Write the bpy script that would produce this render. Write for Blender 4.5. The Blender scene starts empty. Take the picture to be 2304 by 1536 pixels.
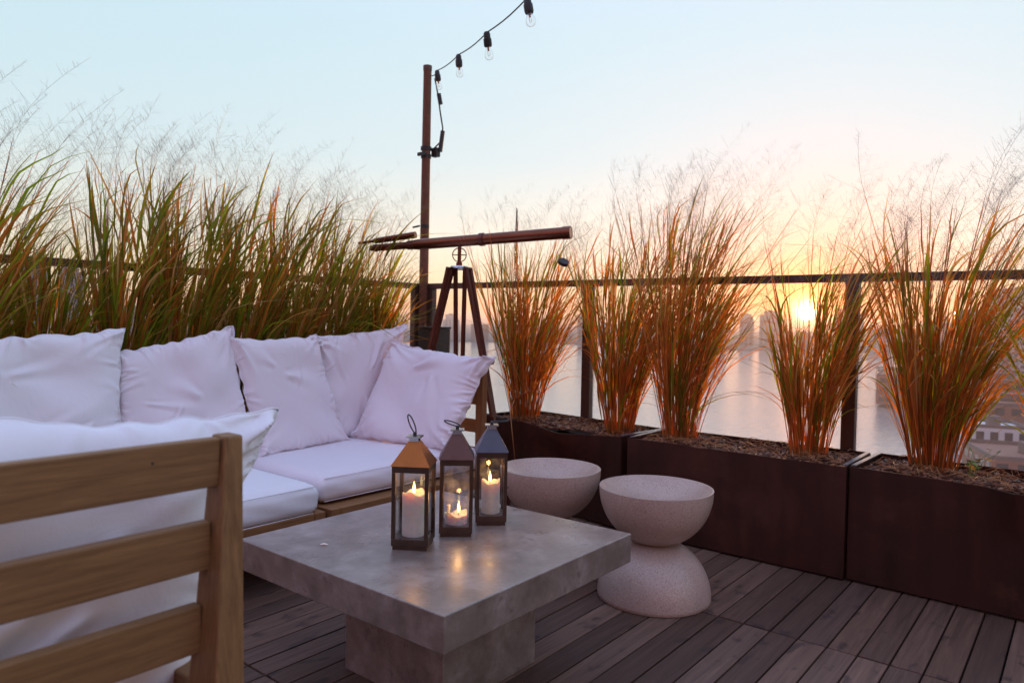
import bpy, bmesh, math, random
import numpy as np
from mathutils import Matrix, Vector, Quaternion

sc = bpy.context.scene
COL = sc.collection
PI = math.pi

# ------------------------------------------------------------------ camera
CAM_AX = np.array([[0.0, 0.0, 0.0]] * 3)
YAW, PITCH, ROLL = math.radians(38.781), math.radians(-1.7185), math.radians(1.0945)
_f = np.array([math.cos(YAW) * math.cos(PITCH), math.sin(YAW) * math.cos(PITCH), math.sin(PITCH)])
_r = np.array([math.sin(YAW), -math.cos(YAW), 0.0])
_u = np.cross(_r, _f)
_r2 = math.cos(ROLL) * _r + math.sin(ROLL) * _u
_u2 = -math.sin(ROLL) * _r + math.cos(ROLL) * _u
cam = bpy.data.objects.new('camera', bpy.data.cameras.new('camera'))
COL.objects.link(cam)
m = Matrix.Identity(4)
for i in range(3):
    m[i][0], m[i][1], m[i][2] = float(_r2[i]), float(_u2[i]), float(-_f[i])
m.translation = (0, 0, 1.15)
cam.matrix_world = m
cam.data.sensor_width = 36.0
cam.data.lens = 25.345
cam.data.clip_start = 0.05
cam.data.clip_end = 20000
cam.data.dof.use_dof = True
cam.data.dof.focus_distance = 2.6
cam.data.dof.aperture_fstop = 4.5
sc.camera = cam

# ------------------------------------------------------------------ sky, sun, exposure
SUN_AZ, SUN_EL = math.radians(16.6), math.radians(0.9)
sund = Vector((math.cos(SUN_AZ) * math.cos(SUN_EL), math.sin(SUN_AZ) * math.cos(SUN_EL), math.sin(SUN_EL)))
world = bpy.data.worlds.new('World')
sc.world = world
world.use_nodes = True
wt = world.node_tree
wt.nodes.clear()


def wn(t, **k):
    n = wt.nodes.new(t)
    for a, b in k.items():
        setattr(n, a, b)
    return n


def wl(a, b):
    wt.links.new(a, b)


def wmath(op, a, b=None, clamp=False):
    n = wn('ShaderNodeMath', operation=op, use_clamp=clamp)
    for i, v in enumerate((a, b)):
        if v is None:
            continue
        if isinstance(v, (int, float)):
            n.inputs[i].default_value = v
        else:
            wl(v, n.inputs[i])
    return n.outputs[0]


def ramp(nt, fac, stops, interp='LINEAR'):
    n = nt.nodes.new('ShaderNodeValToRGB')
    n.color_ramp.interpolation = interp
    el = n.color_ramp.elements
    while len(el) < len(stops):
        el.new(0.5)
    for e, (p, c) in zip(el, stops):
        e.position = p
        e.color = (c[0], c[1], c[2], 1)
    nt.links.new(fac, n.inputs[0])
    return n.outputs[0]


tc = wn('ShaderNodeTexCoord')
sep = wn('ShaderNodeSeparateXYZ')
wl(tc.outputs['Generated'], sep.inputs[0])
zc = wmath('MAXIMUM', sep.outputs[2], 0.0)
zr = wmath('POWER', zc, 0.5)                      # sqrt spreads the stops near the horizon
sun_side = ramp(wt, zr, [(0.0, (.80, .44, .24)), (0.14, (.80, .50, .25)), (0.24, (.76, .66, .44)), (0.33, (.68, .69, .60)), (0.46, (.50, .64, .68)),
                         (0.60, (.45, .63, .71)), (0.8, (.48, .63, .93)), (1.0, (.50, .63, 1.00))])
anti_side = ramp(wt, zr, [(0.0, (.16, .035, .02)), (0.2, (.30, .065, .035)), (0.38, (.50, .13, .09)), (0.55, (.56, .29, .31)),
                          (0.78, (.54, .56, .92)), (1.0, (.54, .64, 1.02))])
dots = wn('ShaderNodeVectorMath', operation='DOT_PRODUCT')
nrm = wn('ShaderNodeVectorMath', operation='NORMALIZE')
wl(tc.outputs['Generated'], nrm.inputs[0])
wl(nrm.outputs[0], dots.inputs[0])
dots.inputs[1].default_value = sund
dsun = dots.outputs['Value']
side = wmath('MULTIPLY_ADD', dsun, 0.5)
side.node.inputs[2].default_value = 0.5
side = wmath('SMOOTH_MIN', side, 1.0)
sfac = ramp(wt, side, [(0.08, (0, 0, 0)), (0.55, (1, 1, 1))], 'EASE')
mix = wn('ShaderNodeMixRGB', blend_type='MIX')
wl(sfac, mix.inputs[0])
wl(anti_side, mix.inputs[1])
wl(sun_side, mix.inputs[2])
# glow around the low sun: wide orange, narrow yellow, and the disc
ang = wmath('ARCCOSINE', wmath('MINIMUM', dsun, 1.0))


def glow(width, col):
    e = wmath('EXPONENT', wmath('MULTIPLY', ang, -1.0 / math.radians(width)))
    n = wn('ShaderNodeMixRGB', blend_type='MULTIPLY')
    n.inputs[0].default_value = 1
    wl(e, n.inputs[1])
    n.inputs[2].default_value = (*col, 1)
    return n.outputs[0]


def wadd(a, b):
    n = wn('ShaderNodeMixRGB', blend_type='ADD')
    n.inputs[0].default_value = 1
    wl(a, n.inputs[1])
    wl(b, n.inputs[2])
    return n.outputs[0]


sky = wadd(mix.outputs[0], glow(30.0, (.22, .12, .10)))
om = wn('ShaderNodeMixRGB', blend_type='MIX')       # dense orange air round the low sun
wl(wmath('MULTIPLY', wmath('EXPONENT', wmath('MULTIPLY', ang, -1.0 / math.radians(4.2))), 1.0), om.inputs[0])
wl(sky, om.inputs[1])
om.inputs[2].default_value = (1.7, .24, .0, 1)
sky = om.outputs[0]
sky = wadd(sky, glow(1.6, (2.6, .85, .0)))
sky = wadd(sky, glow(.42, (22, 15, 7)))
disc = wmath('LESS_THAN', ang, math.radians(0.5))
dcol = wn('ShaderNodeMixRGB', blend_type='MULTIPLY')
dcol.inputs[0].default_value = 1
wl(disc, dcol.inputs[1])
dcol.inputs[2].default_value = (60, 42, 20, 1)
sky = wadd(sky, dcol.outputs[0])
nish = wn('ShaderNodeTexSky', sky_type='NISHITA')
nish.sun_disc = False
nish.sun_elevation = SUN_EL
nish.sun_rotation = PI / 2 - SUN_AZ
nb = wn('ShaderNodeBackground')
wl(nish.outputs[0], nb.inputs[0])
nb.inputs[1].default_value = 0.015
bg = wn('ShaderNodeBackground')
wl(sky, bg.inputs[0])
bg.inputs[1].default_value = 0.95
adds = wn('ShaderNodeAddShader')
wl(nb.outputs[0], adds.inputs[0])
wl(bg.outputs[0], adds.inputs[1])
wo = wn('ShaderNodeOutputWorld')
wl(adds.outputs[0], wo.inputs[0])

sl = bpy.data.lights.new('sun', 'SUN')
sl.energy = 5.0
sl.angle = math.radians(0.6)
sl.color = (1.0, .47, .17)
sun = bpy.data.objects.new('sun', sl)
sun.rotation_euler = sund.to_track_quat('Z', 'Y').to_euler()
COL.objects.link(sun)

sc.view_settings.view_transform = 'Standard'
sc.view_settings.look = 'None'
sc.view_settings.exposure = 0.40
sc.view_settings.gamma = 1.0
sc.view_settings.use_curve_mapping = False
sc.render.engine = 'CYCLES'
sc.cycles.use_denoising = True
sc.cycles.max_bounces = 8
sc.cycles.transparent_max_bounces = 24
sc.cycles.volume_bounces = 0
sc.cycles.sample_clamp_indirect = 4.0
sc.cycles.caustics_reflective = False
sc.cycles.caustics_refractive = False


# ------------------------------------------------------------------ helpers
class MB:
    """Collects shapes and links them as ONE mesh object."""

    def __init__(s):
        s.v, s.f, s.c = [], [], []

    def add(s, verts, faces, col=None):
        o = len(s.v)
        s.v.extend([tuple(map(float, p)) for p in verts])
        s.f.extend([tuple(i + o for i in q) for q in faces])
        if col is not None:
            s.c.extend([tuple(col)] * len(verts))
        return s

    def box(s, x0, y0, z0, x1, y1, z1, ch=0.0, M=None):
        if ch <= 0:
            v = [(x, y, z) for z in (z0, z1) for y in (y0, y1) for x in (x0, x1)]
            f = [(0, 2, 3, 1), (4, 5, 7, 6), (0, 1, 5, 4), (2, 6, 7, 3), (0, 4, 6, 2), (1, 3, 7, 5)]
        else:
            bm = bmesh.new()
            bmesh.ops.create_cube(bm, size=1)
            for w in bm.verts:
                w.co = Vector(((x0 + x1) / 2 + w.co.x * (x1 - x0), (y0 + y1) / 2 + w.co.y * (y1 - y0), (z0 + z1) / 2 + w.co.z * (z1 - z0)))
            bmesh.ops.bevel(bm, geom=list(bm.edges), offset=ch, segments=2, profile=0.5, affect='EDGES')
            bm.verts.index_update()
            v = [tuple(w.co) for w in bm.verts]
            f = [tuple(w.index for w in q.verts) for q in bm.faces]
            bm.free()
        if M is not None:
            v = [tuple(M @ Vector(p)) for p in v]
        return s.add(v, f)

    def prism(s, low, high):
        """quad ring low (4 pts) to quad ring high (4 pts)"""
        return s.add(list(low) + list(high), [(3, 2, 1, 0), (4, 5, 6, 7), (0, 1, 5, 4), (1, 2, 6, 5), (2, 3, 7, 6), (3, 0, 4, 7)])

    def tube(s, pts, r, n=8, caps=True, square=False):
        pts = [Vector(p) for p in pts]
        rs = r if isinstance(r, (list, tuple)) else [r] * len(pts)
        ref = Vector((0, 0, 1))
        if abs((pts[-1] - pts[0]).normalized().z) > 0.9:
            ref = Vector((1, 0, 0))
        rings = []
        for i, p in enumerate(pts):
            t = (pts[min(i + 1, len(pts) - 1)] - pts[max(i - 1, 0)])
            if t.length < 1e-9:
                t = Vector((0, 0, 1))
            t.normalize()
            a = t.cross(ref)
            if a.length < 1e-4:
                a = t.cross(Vector((0, 1, 0)))
            a.normalize()
            b = t.cross(a)
            rings.append([p + (a * math.cos(q) + b * math.sin(q)) * rs[i] for q in [2 * PI * k / n + (PI / n if square else 0) for k in range(n)]])
        v = [q for g in rings for q in g]
        f = []
        for i in range(len(pts) - 1):
            for k in range(n):
                k2 = (k + 1) % n
                f.append((i * n + k, i * n + k2, (i + 1) * n + k2, (i + 1) * n + k))
        if caps:
            f.append(tuple(reversed(range(n))))
            f.append(tuple((len(pts) - 1) * n + k for k in range(n)))
        return s.add(v, f)

    def lathe(s, prof, n=48, c=(0, 0, 0)):
        v, f = [], []
        for (r, z) in prof:
            for k in range(n):
                q = 2 * PI * k / n
                v.append((c[0] + r * math.cos(q), c[1] + r * math.sin(q), c[2] + z))
        for i in range(len(prof) - 1):
            for k in range(n):
                k2 = (k + 1) % n
                f.append((i * n + k, i * n + k2, (i + 1) * n + k2, (i + 1) * n + k))
        if prof[0][0] > 1e-6:
            f.append(tuple(reversed(range(n))))
        if prof[-1][0] > 1e-6:
            f.append(tuple((len(prof) - 1) * n + k for k in range(n)))
        return s.add(v, f)

    def mesh(s, name):
        me = bpy.data.meshes.new(name)
        me.from_pydata(s.v, [], s.f)
        if s.c:
            at = me.color_attributes.new('Col', 'FLOAT_COLOR', 'POINT')
            at.data.foreach_set('color', np.array([(*c, 1.0) for c in s.c], dtype=np.float32).ravel())
        me.update()
        return me

    def build(s, name, mat, parent=None, loc=None, smooth=False, label=None, kind=None, angle=None):
        me = s.mesh(name)
        return link(name, me, mat, parent, loc, smooth, label, kind, angle)


def link(name, me, mat, parent=None, loc=None, smooth=False, label=None, kind=None, angle=None):
    if mat is not None and not me.materials:
        me.materials.append(mat)
    if smooth:
        me.polygons.foreach_set('use_smooth', [True] * len(me.polygons))
        if angle:
            me.set_sharp_from_angle(angle=math.radians(angle))
    o = bpy.data.objects.new(name, me)
    COL.objects.link(o)
    if loc is not None:
        o.location = loc
    if parent is not None:
        o.parent = parent
    if label:
        o['label'] = label
    if kind:
        o['kind'] = kind
    return o


def np_mesh(name, V, F, Cc=None, smooth=True):
    """V (n,3), F (m,4) or (m,3) arrays, fast path"""
    me = bpy.data.meshes.new(name)
    V = np.ascontiguousarray(V, dtype=np.float32)
    F = np.ascontiguousarray(F, dtype=np.int32)
    k = F.shape[1]
    me.vertices.add(len(V))
    me.vertices.foreach_set('co', V.ravel())
    me.loops.add(F.size)
    me.loops.foreach_set('vertex_index', F.ravel())
    me.polygons.add(len(F))
    me.polygons.foreach_set('loop_start', np.arange(0, F.size, k, dtype=np.int32))
    me.polygons.foreach_set('loop_total', np.full(len(F), k, dtype=np.int32))
    me.polygons.foreach_set('use_smooth', np.full(len(F), smooth))
    if Cc is not None:
        at = me.color_attributes.new('Col', 'FLOAT_COLOR', 'POINT')
        a = np.ones((len(V), 4), dtype=np.float32)
        a[:, :3] = Cc
        at.data.foreach_set('color', a.ravel())
    me.update(calc_edges=True)
    me.validate()
    return me


def empty(name, loc, label, cat, group=None, rz=0.0):
    o = bpy.data.objects.new(name, None)
    COL.objects.link(o)
    o.location = loc
    o.rotation_euler = (0, 0, rz)
    o.empty_display_size = 0.1
    o['label'] = label
    o['category'] = cat
    if group:
        o['group'] = group
    return o


def tag(o, label, cat, group=None, kind=None):
    o['label'] = label
    o['category'] = cat
    if group:
        o['group'] = group
    if kind:
        o['kind'] = kind
    return o


def copy_tree(o, parent=None):
    c = o.copy()
    COL.objects.link(c)
    if parent is not None:
        c.parent = parent
    for ch in [q for q in bpy.data.objects if q.parent == o]:
        copy_tree(ch, c)
    return c


def struct(o):
    o['kind'] = 'structure'
    return o


# ------------------------------------------------------------------ materials
class Mat:
    def __init__(s, name):
        s.m = bpy.data.materials.new(name)
        s.m.use_nodes = True
        s.t = s.m.node_tree
        s.b = s.t.nodes['Principled BSDF']
        s.out = s.t.nodes['Material Output']

    def n(s, t, **k):
        q = s.t.nodes.new(t)
        for a, b in k.items():
            setattr(q, a, b)
        return q

    def l(s, a, b):
        s.t.links.new(a, b)

    def set(s, **k):
        for a, v in k.items():
            s.b.inputs[a.replace('_', ' ')].default_value = v
        return s

    def coord(s, scale=(1, 1, 1), src='Object', rot=(0, 0, 0), rand=0.0):
        t = s.n('ShaderNodeTexCoord')
        mp = s.n('ShaderNodeMapping')
        mp.inputs['Scale'].default_value = scale
        mp.inputs['Rotation'].default_value = rot
        s.l(t.outputs[src], mp.inputs[0])
        if rand:
            oi = s.n('ShaderNodeObjectInfo')
            mm = s.n('ShaderNodeMath', operation='MULTIPLY')
            mm.inputs[1].default_value = rand
            s.l(oi.outputs['Random'], mm.inputs[0])
            cb = s.n('ShaderNodeCombineXYZ')
            for i in range(3):
                s.l(mm.outputs[0], cb.inputs[i])
            s.l(cb.outputs[0], mp.inputs['Location'])
        return mp.outputs[0]

    def noise(s, vec, scale, detail=4, rough=.55, dist=0.0):
        q = s.n('ShaderNodeTexNoise')
        q.inputs['Scale'].default_value = scale
        q.inputs['Detail'].default_value = detail
        q.inputs['Roughness'].default_value = rough
        q.inputs['Distortion'].default_value = dist
        s.l(vec, q.inputs['Vector'])
        return q.outputs['Fac']

    def mix(s, fac, a, b, mode='MIX'):
        q = s.n('ShaderNodeMixRGB', blend_type=mode)
        for i, v in enumerate((fac, a, b)):
            if isinstance(v, (int, float)):
                q.inputs[i].default_value = v
            elif isinstance(v, tuple):
                q.inputs[i].default_value = (*v, 1)
            else:
                s.l(v, q.inputs[i])
        return q.outputs[0]

    def color(s, c):
        s.l(c, s.b.inputs['Base Color'])
        return s

    def bump(s, h, strength=.3, dist=.002):
        q = s.n('ShaderNodeBump')
        q.inputs['Strength'].default_value = strength
        q.inputs['Distance'].default_value = dist
        s.l(h, q.inputs['Height'])
        s.l(q.outputs[0], s.b.inputs['Normal'])
        return s


def flat(name, col, rough=.6, metal=0.0, var=.25, scale=8):
    M = Mat(name)
    M.set(Roughness=rough, Metallic=metal)
    v = M.coord()
    f = M.noise(v, scale)
    M.color(M.mix(f, tuple(c * (1 - var) for c in col), tuple(min(1, c * (1 + var)) for c in col)))
    return M


def wood(name, c1, c2, axis='x', rough=.55, rand=7.0, grain=1.0):
    M = Mat(name)
    M.set(Roughness=rough)
    M.b.inputs['Specular IOR Level'].default_value = .3
    sc_ = {'x': (2.2, 48, 48), 'y': (48, 2.2, 48), 'z': (48, 48, 2.2)}[axis]
    v = M.coord(tuple(q * grain for q in sc_), rand=rand)
    g = M.noise(v, 2.0, 6, .62, 1.2)
    v2 = M.coord((3, 3, 3), rand=rand)
    b = M.noise(v2, 1.6, 3)
    v3 = M.coord(tuple(q * 4 * grain for q in sc_), rand=rand)
    fine = M.noise(v3, 3.0, 3, .7)
    rr = ramp(M.t, g, [(.3, c1), (.5, tuple((p + q) / 2 for p, q in zip(c1, c2))), (.72, c2)])
    c = M.mix(b, rr, tuple(q * .72 for q in c1), 'MIX')
    c.node.inputs[0].default_value = .3
    k = M.n('ShaderNodeMath', operation='MULTIPLY')
    k.inputs[1].default_value = .55
    M.l(b, k.inputs[0])
    M.l(k.outputs[0], c.node.inputs[0])
    c = M.mix(.35, c, fine, 'OVERLAY')
    M.color(c)
    M.bump(fine, .35, .0012)
    return M


TEAK = {a: wood('teak_' + a, (.165, .078, .028), (.35, .185, .074), a) for a in 'xyz'}
TEAKS = {a: wood('teak_sofa_' + a, (.19, .082, .032), (.36, .17, .066), a) for a in 'xyz'}

# weathered deck boards
D = Mat('deck_wood')
D.set(Roughness=.62)
D.b.inputs['Specular IOR Level'].default_value = .35
v = D.coord((1.0, 22, 22), rand=13)
g = D.noise(v, 2.2, 7, .65, 1.0)
oi = D.n('ShaderNodeObjectInfo')
tone = ramp(D.t, oi.outputs['Random'], [(0, (.076, .040, .027)), (.3, (.150, .084, .059)), (.55, (.100, .058, .042)), (.8, (.195, .114, .082)), (1, (.12, .064, .042))])
cc = D.mix(1.0, tone, ramp(D.t, g, [(.25, (.55, .53, .52)), (.55, (1.0, .98, .97)), (.8, (1.5, 1.5, 1.55))]), 'MULTIPLY')
w2 = D.coord((5, 9, 5), src='Object', rand=5)
st = D.noise(w2, 1.5, 3, .5)
cc = D.mix(ramp(D.t, st, [(.60, (0, 0, 0)), (.68, (.6, .6, .6))]), cc, (.026, .017, .015))
D.color(cc)
v3 = D.coord((3, 90, 90), rand=13)
D.bump(D.noise(v3, 3, 3, .7), .4, .0015)

# concrete
Cn = Mat('concrete')
v = Cn.coord()
a = Cn.noise(v, 5.5, 10, .74, .15)
b = Cn.noise(v, 14, 6, .7)
base = ramp(Cn.t, a, [(.30, (.10, .066, .050)), (.48, (.195, .142, .118)), (.68, (.34, .285, .26))])
base = Cn.mix(.5, base, b, 'OVERLAY')
spot = Cn.noise(Cn.coord(), 26, 3, .5)
base = Cn.mix(ramp(Cn.t, spot, [(.62, (0, 0, 0)), (.70, (.6, .6, .6))]), base, (.07, .056, .048))
warm = Cn.noise(Cn.coord((1, 1, 1)), 3.1, 6, .66, .2)
base = Cn.mix(ramp(Cn.t, warm, [(.50, (0, 0, 0)), (.66, (.45, .45, .45))]), base, (.115, .078, .058))
Cn.color(base)
Cn.l(ramp(Cn.t, warm, [(.3, (.22, .22, .22)), (.7, (.46, .46, .46))]), Cn.b.inputs['Roughness'])
Cn.b.inputs['Specular IOR Level'].default_value = .6
Cn.b.inputs['Coat Weight'].default_value = .7
Cn.b.inputs['Coat Roughness'].default_value = .40
Cn.b.inputs['Coat IOR'].default_value = 1.9
Cn.bump(b, .22, .002)

# terrazzo for the stools
T = Mat('terrazzo')
T.set(Roughness=.30)
v = T.coord()
n1 = T.noise(v, 170, 2, .5)
n2 = T.noise(v, 5, 4)
c = ramp(T.t, n1, [(.34, (.37, .265, .21)), (.46, (.46, .34, .28)), (.62, (.49, .37, .31)), (.72, (.54, .43, .37))])
c = T.mix(.3, c, n2, 'OVERLAY')
T.color(c)
T.bump(n1, .12, .001)

# corten / dark steel planters
P = Mat('planter_steel')
P.set(Roughness=.55, Metallic=.0)
P.b.inputs['Specular IOR Level'].default_value = .25
v = P.coord((1, 1, 1), rand=4)
n1 = P.noise(v, 2.2, 6, .6, .8)
n2 = P.noise(P.coord((9, 9, .8), rand=3), 1.5, 4, .6)
c = ramp(P.t, n1, [(.3, (.026, .009, .006)), (.55, (.050, .015, .010)), (.78, (.085, .029, .019))])
c = P.mix(.6, c, n2, 'OVERLAY')
n3 = P.noise(P.coord((1, 1, 1), rand=2), 7, 6, .7)
c = P.mix(ramp(P.t, n3, [(.56, (0, 0, 0)), (.68, (.5, .5, .5))]), c, (.080, .030, .017))
P.color(c)
P.bump(n1, .12, .004)
PL = flat('planter_lip', (.24, .22, .24), .35, .6)

# cushion fabric
def fabric(name, col):
    F = Mat(name)
    col = tuple(min(.9, q * 1.09) for q in col)
    F.set(Roughness=.85)
    F.b.inputs['Specular IOR Level'].default_value = .15
    v = F.coord()
    n1 = F.noise(v, 3.5, 4)
    F.color(F.mix(n1, tuple(q * .93 for q in col), tuple(min(1, q * 1.05) for q in col)))
    wv = F.noise(v, 420, 1, .5)
    crease = F.noise(F.coord((1, 1, 1)), 9, 5, .55, 1.2)
    sm = F.mix(.90, wv, crease)
    F.bump(sm, .45, .008)
    tr = F.n('ShaderNodeBsdfTranslucent')
    tr.inputs[0].default_value = (.85, .62, .5, 1)
    ms = F.n('ShaderNodeMixShader')
    ms.inputs[0].default_value = .12
    F.l(F.b.outputs[0], ms.inputs[1])
    F.l(tr.outputs[0], ms.inputs[2])
    F.l(ms.outputs[0], F.out.inputs[0])
    return F


FAB = fabric('canvas_pink_light', (.80, .75, .80))  # white canvas with the pinkish ambient light put into its colour
FAB2 = fabric('canvas_blue_light', (.80, .79, .84))  # same white canvas, bluish sky light put into its colour

BRONZE = flat('aged_bronze', (.085, .055, .040), .38, .75, .35, 30)
ORANGE_METAL = flat('metal_orange_light', (.36, .115, .028), .34, .85, .3, 20)  # bronze roof with orange reflected light put into its colour; also bulb filaments
BLUISH_METAL = flat('bronze_blue_light', (.085, .08, .095), .34, .8, .3, 20)  # same bronze, the bluish light on this roof put into its colour
MAROON = flat('bronze_brown_light', (.12, .058, .045), .38, .8, .3, 20)  # same bronze, tinted brown for the light this roof reflects
CHROME = flat('polished_nickel', (.72, .72, .74), .18, 1.0, .1, 20)
RUST = flat('rusty_steel', (.15, .052, .024), .6, .25, .5, 26)
RAIL = flat('rail_steel', (.105, .062, .048), .42, .5, .4, 14)
BLACK = flat('black_rubber', (.018, .016, .016), .5)
DARKBOX = flat('dark_box', (.040, .022, .018), .6)
MAHOG = wood('mahogany', (.085, .022, .016), (.16, .048, .030), 'z', .35)
BRASS = flat('aged_brass_tube', (.20, .075, .042), .22, .9, .25, 10)
BRASSD = flat('dark_brass_tube', (.15, .060, .045), .28, .85, .25, 10)
CABLE = flat('green_cable', (.030, .060, .055), .6)
SOIL = flat('soil', (.030, .016, .010), .95, 0, .5, 60)

WAX = Mat('candle_wax')
WAX.set(Roughness=.45)
WAX.b.inputs['Base Color'].default_value = (.86, .76, .66, 1)
WAX.b.inputs['Subsurface Weight'].default_value = .6
WAX.b.inputs['Subsurface Radius'].default_value = (.030, .014, .006)
WAX.b.inputs['Subsurface Scale'].default_value = 1.0

FL = Mat('flame')
em = FL.n('ShaderNodeEmission')
fv = FL.n('ShaderNodeTexCoord')
fs = FL.n('ShaderNodeSeparateXYZ')
FL.l(fv.outputs['Generated'], fs.inputs[0])
FL.l(ramp(FL.t, fs.outputs[2], [(0, (.9, .35, .06)), (.35, (1, .72, .3)), (.7, (1, .62, .18)), (1, (1, .36, .05))]), em.inputs[0])
em.inputs[1].default_value = 7.0
FL.l(em.outputs[0], FL.out.inputs[0])


def glassmat(name, tint, base=.04, rough=.02, smear=0.0):
    G = Mat(name)
    tr = G.n('ShaderNodeBsdfTransparent')
    tr.inputs[0].default_value = (*tint, 1)
    gl = G.n('ShaderNodeBsdfGlossy')
    gl.inputs[1].default_value = rough
    fr = G.n('ShaderNodeLayerWeight')
    fr.inputs[0].default_value = .18
    k = G.n('ShaderNodeMath', operation='MULTIPLY_ADD', use_clamp=True)
    k.inputs[1].default_value = .5
    k.inputs[2].default_value = base
    G.l(fr.outputs['Fresnel'], k.inputs[0])
    ms = G.n('ShaderNodeMixShader')
    G.l(k.outputs[0], ms.inputs[0])
    G.l(tr.outputs[0], ms.inputs[1])
    G.l(gl.outputs[0], ms.inputs[2])
    last = ms.outputs[0]
    if smear:
        df = G.n('ShaderNodeBsdfDiffuse')
        df.inputs[0].default_value = (.6, .6, .62, 1)
        nn = G.noise(G.coord(), 22, 4, .6)
        r_ = ramp(G.t, nn, [(.45, (0, 0, 0)), (.75, (smear, smear, smear))])
        m2 = G.n('ShaderNodeMixShader')
        G.l(r_, m2.inputs[0])
        G.l(last, m2.inputs[1])
        G.l(df.outputs[0], m2.inputs[2])
        last = m2.outputs[0]
    G.l(last, G.out.inputs[0])
    return G


GLASS = glassmat('clear_glass', (.97, .985, .98), .0)
LGLASS = glassmat('lantern_glass', (.95, .96, .96), .03, .03, .10)
LSMOKE = glassmat('smoky_lantern_glass', (.92, .93, .95), .03, .05, .38)
BULB = glassmat('bulb_glass', (.985, .975, .97), .0)


def leafmat(name, transl=.5):
    L = Mat(name)
    at = L.n('ShaderNodeVertexColor')
    at.layer_name = 'Col'
    L.color(at.outputs[0])
    L.set(Roughness=.5)
    L.b.inputs['Specular IOR Level'].default_value = .25
    tr = L.n('ShaderNodeBsdfTranslucent')
    c2 = L.mix(1.0, at.outputs[0], (2.1, 1.6, .8), 'MULTIPLY')
    L.l(c2, tr.inputs[0])
    ms = L.n('ShaderNodeMixShader')
    ms.inputs[0].default_value = transl
    L.l(L.b.outputs[0], ms.inputs[1])
    L.l(tr.outputs[0], ms.inputs[2])
    L.l(ms.outputs[0], L.out.inputs[0])
    return L


GRASS = leafmat('grass_blade', .6)
SEED = leafmat('seed_head_fibre', .12)
CHIP = leafmat('bark_chip', .0)

WT = Mat('river_water')
WT.set(Roughness=.10)
WT.b.inputs['Base Color'].default_value = (.42, .39, .37, 1)
WT.b.inputs['Specular IOR Level'].default_value = .5
WT.b.inputs['IOR'].default_value = 2.6
wv = WT.coord((.05, .16, 1), rot=(0, 0, -SUN_AZ))
w1 = WT.noise(wv, 3.0, 6, .65, .4)
WT.bump(w1, .22, .9)


# ------------------------------------------------------------------ setting: water, land, terrace
WZ = -36.0
mb = MB()
n = 96
ring = [(5200 * math.cos(2 * PI * k / n), 5200 * math.sin(2 * PI * k / n), WZ) for k in range(n)]
mb.add(ring, [tuple(range(n))])
struct(mb.build('river', WT.m))

LANDM = flat('land', (.10, .085, .075), .9, 0, .4, .02)


def polar(az, dist, z=0.0):
    a = math.radians(az)
    return Vector((math.cos(a) * dist, math.sin(a) * dist, z))


def land(name, inner, outer, h=1.6):
    """quay-edged slab from a list of inner and outer plan points"""
    pts = inner + list(reversed(outer))
    k = len(pts)
    mb = MB()
    v = [(p.x, p.y, WZ + h) for p in pts] + [(p.x, p.y, WZ - 1) for p in pts]
    mb.add(v, [tuple(range(k))] + [(i, k + i, k + (i + 1) % k, (i + 1) % k) for i in range(k)])
    o = mb.build(name, LANDM.m)
    bm = bmesh.new()
    bm.from_mesh(o.data)
    bmesh.ops.recalc_face_normals(bm, faces=bm.faces)
    bm.to_mesh(o.data)
    bm.free()
    return struct(o)


land('far_shore_land', [polar(a, 1130 + 60 * math.sin(a * .2)) for a in range(-12, 58, 5)], [polar(a, 4900) for a in range(-12, 58, 5)])
land('near_shore_land', [polar(-30, 40), polar(-4, 60), polar(4.0, 200), polar(9.6, 330), polar(10.4, 520), polar(8.6, 800), polar(7.6, 1080)], [polar(-30, 500), polar(-20, 800), polar(-12, 900), polar(-12, 1000), polar(-12, 1050), polar(-12, 1100), polar(-12, 1110)])
land('left_shore_land', [polar(140, 60), polar(100, 60), polar(80, 90), polar(66, 330), polar(58, 800), polar(53, 1400)], [polar(140, 4900), polar(110, 4900), polar(90, 4900), polar(75, 4900), polar(62, 4900), polar(57.5, 4900)])

# the building under the terrace
SLAB = flat('roof_slab', (.13, .12, .12), .8)
mb = MB()
mb.box(-7, -7, -34.5, 4.16, 4.26, -.075)
struct(mb.build('terrace_slab', SLAB.m))

# boards: rows every 0.1015 m, butt joints on fixed lines; each board an object
PITCHB, LINES = .1015, [-1.542, -.124, 1.294, 2.712, 4.13]
deck = link('deck', MB().box(-3.0, -3.2, -.07, 4.135, 4.245, -.032).mesh('deck'), flat('deck_underside', (.02, .014, .013), .9).m)
struct(deck)
rng = random.Random(4)
variants = []
L = LINES[1] - LINES[0] - .009
for k in range(6):
    b = MB()
    b.box(0, 0, -.022, L, PITCHB - .0065, 0, ch=.0022)
    vv = []
    for (x, y, z) in b.v:
        vv.append((x, y, z + (.0007 * math.sin(3 * x + k) if z > -.01 else 0)))
    b.v = vv
    me = b.mesh('board')
    me.materials.append(D.m)
    variants.append(me)
y_first = .0945 - 16 * PITCHB + .0032
nb_ = 0
for i in range(57):
    y = y_first + i * PITCHB
    if y + PITCHB > 4.24:
        break
    for j, x0 in enumerate(LINES[:-1]):
        if j == 0 and i % 1 == 0 and y < -1.2:
            continue
        o = bpy.data.objects.new('board', variants[rng.randrange(6)])
        COL.objects.link(o)
        o.parent = deck
        o.location = (x0 + .0025, y, rng.uniform(-.0012, .0012))
        nb_ += 1


# ------------------------------------------------------------------ far buildings
def bmat(name, col, var=.2, sc_=.05):
    return flat(name, col, .85, 0, var, sc_).m


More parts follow.
